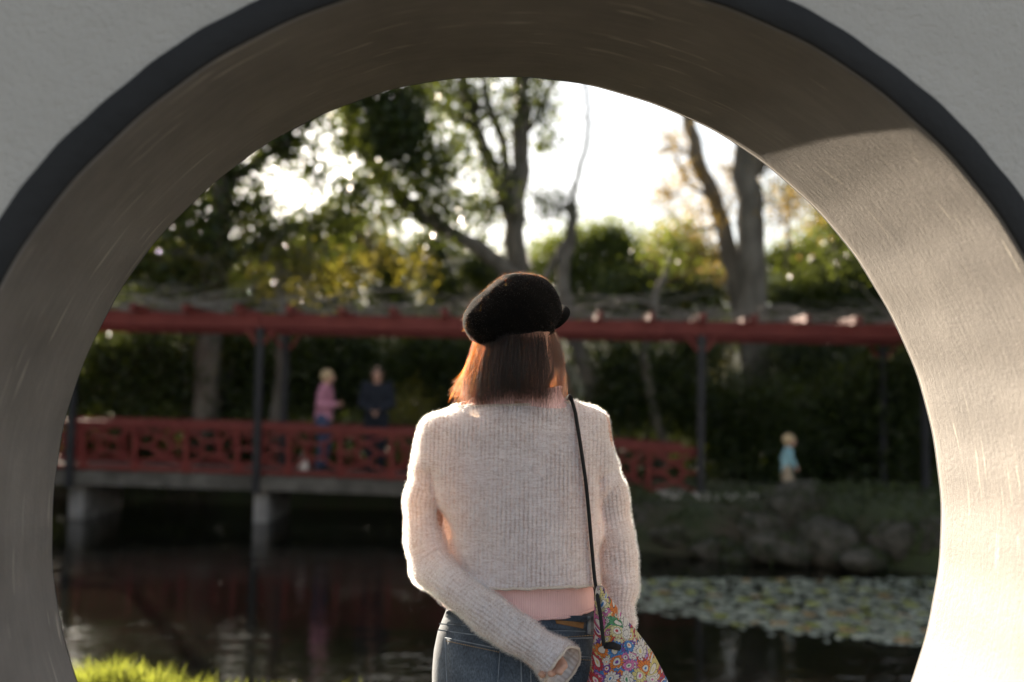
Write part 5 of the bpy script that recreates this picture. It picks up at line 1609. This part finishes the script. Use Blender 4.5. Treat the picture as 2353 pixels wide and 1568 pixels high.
def strap_pts(pxs):
    pxs = np.array(pxs, float); t = np.linspace(0, len(pxs) - 1, 46); out = []
    for px, py in zip(np.interp(t, np.arange(len(pxs)), pxs[:, 0]), np.interp(t, np.arange(len(pxs)), pxs[:, 1])):
        p = L(px, py, -0.1)
        for _ in range(4):
            ys = [SWV.back_y(p[0] + o, p[2]) for o in (-0.006, 0, 0.006)]; ys = [q for q in ys if q is not None]
            y = min(ys) if ys else 0.0
            y = min(y, np.interp(py, [1300, 1370, 1500], [0.2, -0.155, -0.20]))
            p = L(px, py, y)
        out.append(p - [0, 0.0065, 0])
    out = np.array(out); sm_ = out.copy()
    for _ in range(3): sm_[1:-1] = (sm_[:-2] + 2 * sm_[1:-1] + sm_[2:]) / 4
    out[:, 1] = np.minimum(sm_[:, 1], out[:, 1] + 0.001); return out
sp = strap_pts([(1316, 928), (1322, 950), (1330, 1000), (1339, 1060), (1346, 1110), (1352, 1170), (1357, 1230), (1362, 1290), (1367, 1340), (1374, 1380), (1381, 1430), (1387, 1482)])
top = np.array([L(1313, 918, -0.045), L(1308, 912, 0.0), L(1300, 921, 0.05), L(1292, 960, 0.085), L(1300, 1060, 0.12), L(1325, 1200, 0.13), L(1360, 1320, 0.10), L(1385, 1400, 0.0), L(1392, 1430, -0.10)])
sp = np.vstack([top[:3][::-1][::-1][::-1], sp]) if False else np.vstack([top[::-1], sp])
m = MB(); m.tube(sp - BGO, 0.0062, 8, flat=0.6); m.build('strap', MT['strap'], bag, smooth=True)
m = MB(); q = L(1388, 1484, -0.195) - BGO; m.tube(np.array([q, q + [0.016, -0.006, 0.002], q + [0.03, -0.004, -0.003]]), [0.006, 0.0075, 0.006], 8)
m.build('toggle', MT['strap'], bag, smooth=True)

# ================================================================== THE OTHER PEOPLE
def figure(label, loc, face, H, parts, pose, hairmat, hair_len=0.0, h=0.009, long_hair=False, child=False):
    """a clothed figure; face = heading of the front in degrees (0 looks at +x of the picture, -90 at the camera)"""
    root = empty('person', loc, -YAW + math.radians(face) - PI / 2, label=label, cat='person')
    # local frame: front is +y
    hd = 0.125 * H if not child else 0.185 * H
    J = dict(hip=0.52, sh=0.815, neck=0.85, head=0.925) if not child else dict(hip=0.46, sh=0.755, neck=0.79, head=0.895)
    hipw, shw = (0.052 * H, 0.105 * H) if not child else (0.06 * H, 0.115 * H)
    sc = 1.0 if not child else 0.98
    vals = {}
    def P3(x, y, z): return np.array([x * H, y * H, z * H])
    hip = [np.array([s * hipw, 0, J['hip'] * H]) for s in (-1, 1)]
    kn = [hip[i] * [1, 1, 0] + P3(0, pose['knee'][i], 0.285) for i in (0, 1)]
    an = [hip[i] * [1, 1, 0] + P3(0, pose['foot'][i], 0.045 + pose.get('lift', (0, 0))[i]) for i in (0, 1)]
    sh = [np.array([s * shw, pose.get('lean', 0) * H, J['sh'] * H]) for s in (-1, 1)]
    el = [sh[i] + P3(*pose['elbow'][i]) for i in (0, 1)]; wr = [el[i] + P3(*pose['wrist'][i]) for i in (0, 1)]
    head = np.array([0, (pose.get('lean', 0) + 0.015) * H, J['head'] * H]); ln = pose.get('lean', 0) * H
    r = H / 1.65
    def vol(): return Vol((-0.24 * H, -0.27 * H, -0.02), (0.24 * H, 0.27 * H, 1.03 * H), h * r ** 0.5)
    def torso(v, g, z0, z1):
        R = [(0.47 * H, 0, 0, .095 * H, .072 * H), (J['hip'] * H, 0, 0, .098 * H, .075 * H), (0.63 * H if not child else .60 * H, 0, ln * .4, .080 * H, .062 * H), (0.74 * H if not child else .70 * H, 0, ln * .8, .098 * H, .070 * H), (J['sh'] * H, 0, ln, .098 * H, .050 * H), (J['sh'] * H + .022 * H, 0, ln, .06 * H, .035 * H)]
        R = [(z, x, y, a + g, b + g) for z, x, y, a, b in R]
        zz = [q[0] for q in R]
        lo = [np.interp(z0 * H, zz, [q[i] for q in R]) for i in range(5)]; lo[0] = z0 * H
        R = [tuple(lo)] + [q for q in R if z0 * H < q[0] <= z1 * H]
        v.loft(R, 0.02 * r)
    v = vol()
    torso(v, 0, 0.47, 1)
    v.cone(head - [0, 0.01 * H, 0.05 * H], np.array([0, ln, J['sh'] * H]), .030 * H, .036 * H, .012)
    v.ell(head + [0, -0.006 * H, 0.012 * H], (0.40 * hd, 0.49 * hd, 0.46 * hd), .01)
    v.ell(head + [0, 0.16 * hd, -0.22 * hd], (0.29 * hd, 0.30 * hd, 0.34 * hd), .02)
    v.cone(head + [0, .47 * hd, -.02 * hd], head + [0, .54 * hd, -.17 * hd], .045 * hd, .075 * hd, .01)
    v.ell(head + [0, .44 * hd, -.33 * hd], (.12 * hd, .05 * hd, .05 * hd), .006)
    for s in (-1, 1):
        v.ell(head + [s * .17 * hd, .42 * hd, .0], (.07 * hd, .06 * hd, .05 * hd), .003)
        v.ell(head + [s * .42 * hd, -.02 * hd, -.06 * hd], (.05 * hd, .11 * hd, .17 * hd), .006)
    for i, s in ((0, -1), (1, 1)):
        v.chain([sh[i], el[i], wr[i]], [.030 * H, .024 * H, .016 * H], .015)
        v.chain([hip[i], kn[i], kn[i] - [0, .012 * H, .07 * H], an[i]], [.058 * H, .036 * H, .034 * H, .022 * H], .02)
        v.chain([an[i] - [0, 0.015 * H, .01 * H], an[i] + [0, .085 * H, -.025 * H]], [.022 * H, .016 * H], .01)
        d = wr[i] - el[i]; d /= np.linalg.norm(d); sd = np.array([0, 1.0, 0]) - d * d[1]; sd /= np.linalg.norm(sd); bk = np.cross(d, sd) * s
        for o in (-.012, 0, .012): v.cone(wr[i] + sd * o * .5 * r, wr[i] + (d * .075 + sd * o * 1.4) * r, .012 * r, .012 * r, .008)
        for o, l_ in ((.025, .06), (.0085, .068), (-.0085, .064), (-.025, .05)):
            k0 = wr[i] + (d * .078 + sd * o) * r; k1 = k0 + (d * .9 + bk * .3) * l_ * .5 * r; k2 = k1 + (d * .6 + bk * .7) * l_ * .5 * r
            v.chain([k0, k1, k2], [.0095 * r, .0088 * r, .0075 * r], .002)
        t0 = wr[i] + (d * .02 + sd * .02) * r; v.chain([t0, t0 + (d * .7 + sd * .7) * .035 * r, t0 + (d * 1.4 + sd * .8) * .04 * r], [.012 * r, .010 * r, .008 * r], .005)
    V, Q = v.mesh(); link('body', mesh_np('body', V, Q=Q), MT['skin'], root)
    for nm, kind, mat, a in parts:
        v = vol(); g = a.get('g', .010) * r
        if kind == 'top':
            torso(v, g * 1.3, a.get('z0', .50), 1)
            for i in (0, 1):
                f = a.get('sleeve', 1.0)
                if f >= 1: v.chain([sh[i], el[i], el[i] + (wr[i] - el[i]) * .93], [.034 * H + g, .027 * H + g, .019 * H + g], .02)
                else: v.chain([sh[i], sh[i] + (el[i] - sh[i]) * f], [.034 * H + g, .030 * H + g], .02)
        elif kind == 'legs':
            torso(v, g, .47, J['hip'] + .075)
            v.F[:, :, v.ax[2] > (J['hip'] + .075) * H] = 1
            for i in (0, 1):
                f = a.get('len', 1.0)
                if f >= 1: v.chain([hip[i], kn[i], an[i] + [0, 0, .01 * H]], [.062 * H + g, .042 * H + g, .030 * H + g], .02)
                else: v.chain([hip[i], hip[i] + (kn[i] - hip[i]) * f], [.062 * H + g, .050 * H + g], .02)
        elif kind == 'shoes':
            for i in (0, 1): v.chain([an[i] - [0, .02 * H, .018 * H], an[i] + [0, .095 * H, -.025 * H]], [.028 * H, .024 * H], .01)
        elif kind == 'hair':
            v.ell(head + [0, -0.05 * hd, 0.05 * hd], (0.46 * hd, 0.52 * hd, 0.50 * hd), 0)
            if a.get('long'):
                for s in (-1, 0, 1): v.cone(head + [s * .26 * hd, -.28 * hd, 0], head + [s * .28 * hd, -.30 * hd, -a['long'] * hd], .22 * hd, .16 * hd, .03)
            v.ell(head + [0, .38 * hd, -.22 * hd], (0.36 * hd, 0.34 * hd, 0.40 * hd), 0, sub=True)
            X, Y, Z = v.ax[0][:, None, None], v.ax[1][None, :, None], v.ax[2][None, None, :]
            v.F = (v.F + .008 * hd * np.sin(300 * X / (H)) * np.sin(260 * Z / H)).astype(np.float32)
        V, Q = v.mesh()
        if len(Q): link(nm, mesh_np(nm, relax(V, Q, 1), Q=Q), MT[mat], root)
    return root
# the deck surface under a figure
def deck_at(px, d):
    p = P(px, 1000, d); q = AB(*to_ab(p)); q[2] = rail_bot(px)[2] - 0.035; return q
figure('person with fair hair in a mauve pink top and jeans, in profile on the bridge', deck_at(742, BD + 0.75), 0, 1.63,
       [('sweater', 'top', 'pinkcloth', dict(z0=.50, g=.016)), ('trousers', 'legs', 'jean2', dict(g=.008)), ('shoe', 'shoes', 'darkshoe', {}), ('hair', 'hair', 'blond', dict(long=.15))],
       dict(knee=(.03, .01), foot=(.0, -.02), elbow=((-.02, -.04, -.17), (.02, -.03, -.17)), wrist=((.03, .13, .02), (-.03, .13, .0)), lean=.015), 'blond')
figure('person with dark hair and black jacket standing with clasped hands on the bridge', deck_at(864, BD + 0.85), -88, 1.70,
       [('jacket', 'top', 'navycloth', dict(z0=.49, g=.022)), ('trousers', 'legs', 'navycloth', dict(g=.008)), ('shoe', 'shoes', 'darkshoe', {}), ('hair', 'hair', 'darkhair', dict(long=.5))],
       dict(knee=(.01, .01), foot=(.0, .0), elbow=((-.03, .02, -.17), (.03, .02, -.17)), wrist=((.10, .09, -.06), (-.10, .09, -.06)), lean=0), 'darkhair')
cl = P(1808, 1118, 14.15); ca_, cb_ = to_ab(cl)
figure('small fair haired child in light blue shirt and tan shorts on the path', AB(ca_, cb_, 0.085), -8, 0.92,
       [('shirt', 'top', 'bluecloth', dict(z0=.42, g=.018, sleeve=1.0)), ('shorts', 'legs', 'tan', dict(g=.012, len=.95)), ('shoe', 'shoes', 'darkshoe', {}), ('hair', 'hair', 'blond', {})],
       dict(knee=(.07, -.01), foot=(.09, -.10), lift=(0, .02), elbow=((-.02, -.06, -.14), (.02, .03, -.14)), wrist=((0, .01, -.12), (0, .06, -.11)), lean=.02), 'blond', child=True, h=0.008)

# insects drifting in the sunlight
m = MB()
for k in range(70):
    d = RNG.uniform(4.5, 12); p = P(RNG.uniform(200, 2100), RNG.uniform(560, 1450), d)
    if p[2] < WATER_Z + 0.1: continue
    s = RNG.uniform(0.0012, 0.0028)
    m.add(p + np.array([[s, 0, 0], [-s, 0, 0], [0, s, 0], [0, -s, 0], [0, 0, s * .6], [0, 0, -s * .6]]), None,
          [[0, 2, 4], [2, 1, 4], [1, 3, 4], [3, 0, 4], [2, 0, 5], [1, 2, 5], [3, 1, 5], [0, 3, 5]])
o = m.build('midges', MT['insect']); o['kind'] = 'stuff'; tag(o, 'tiny pale midges drifting in the sunlight over the pond', 'insects')
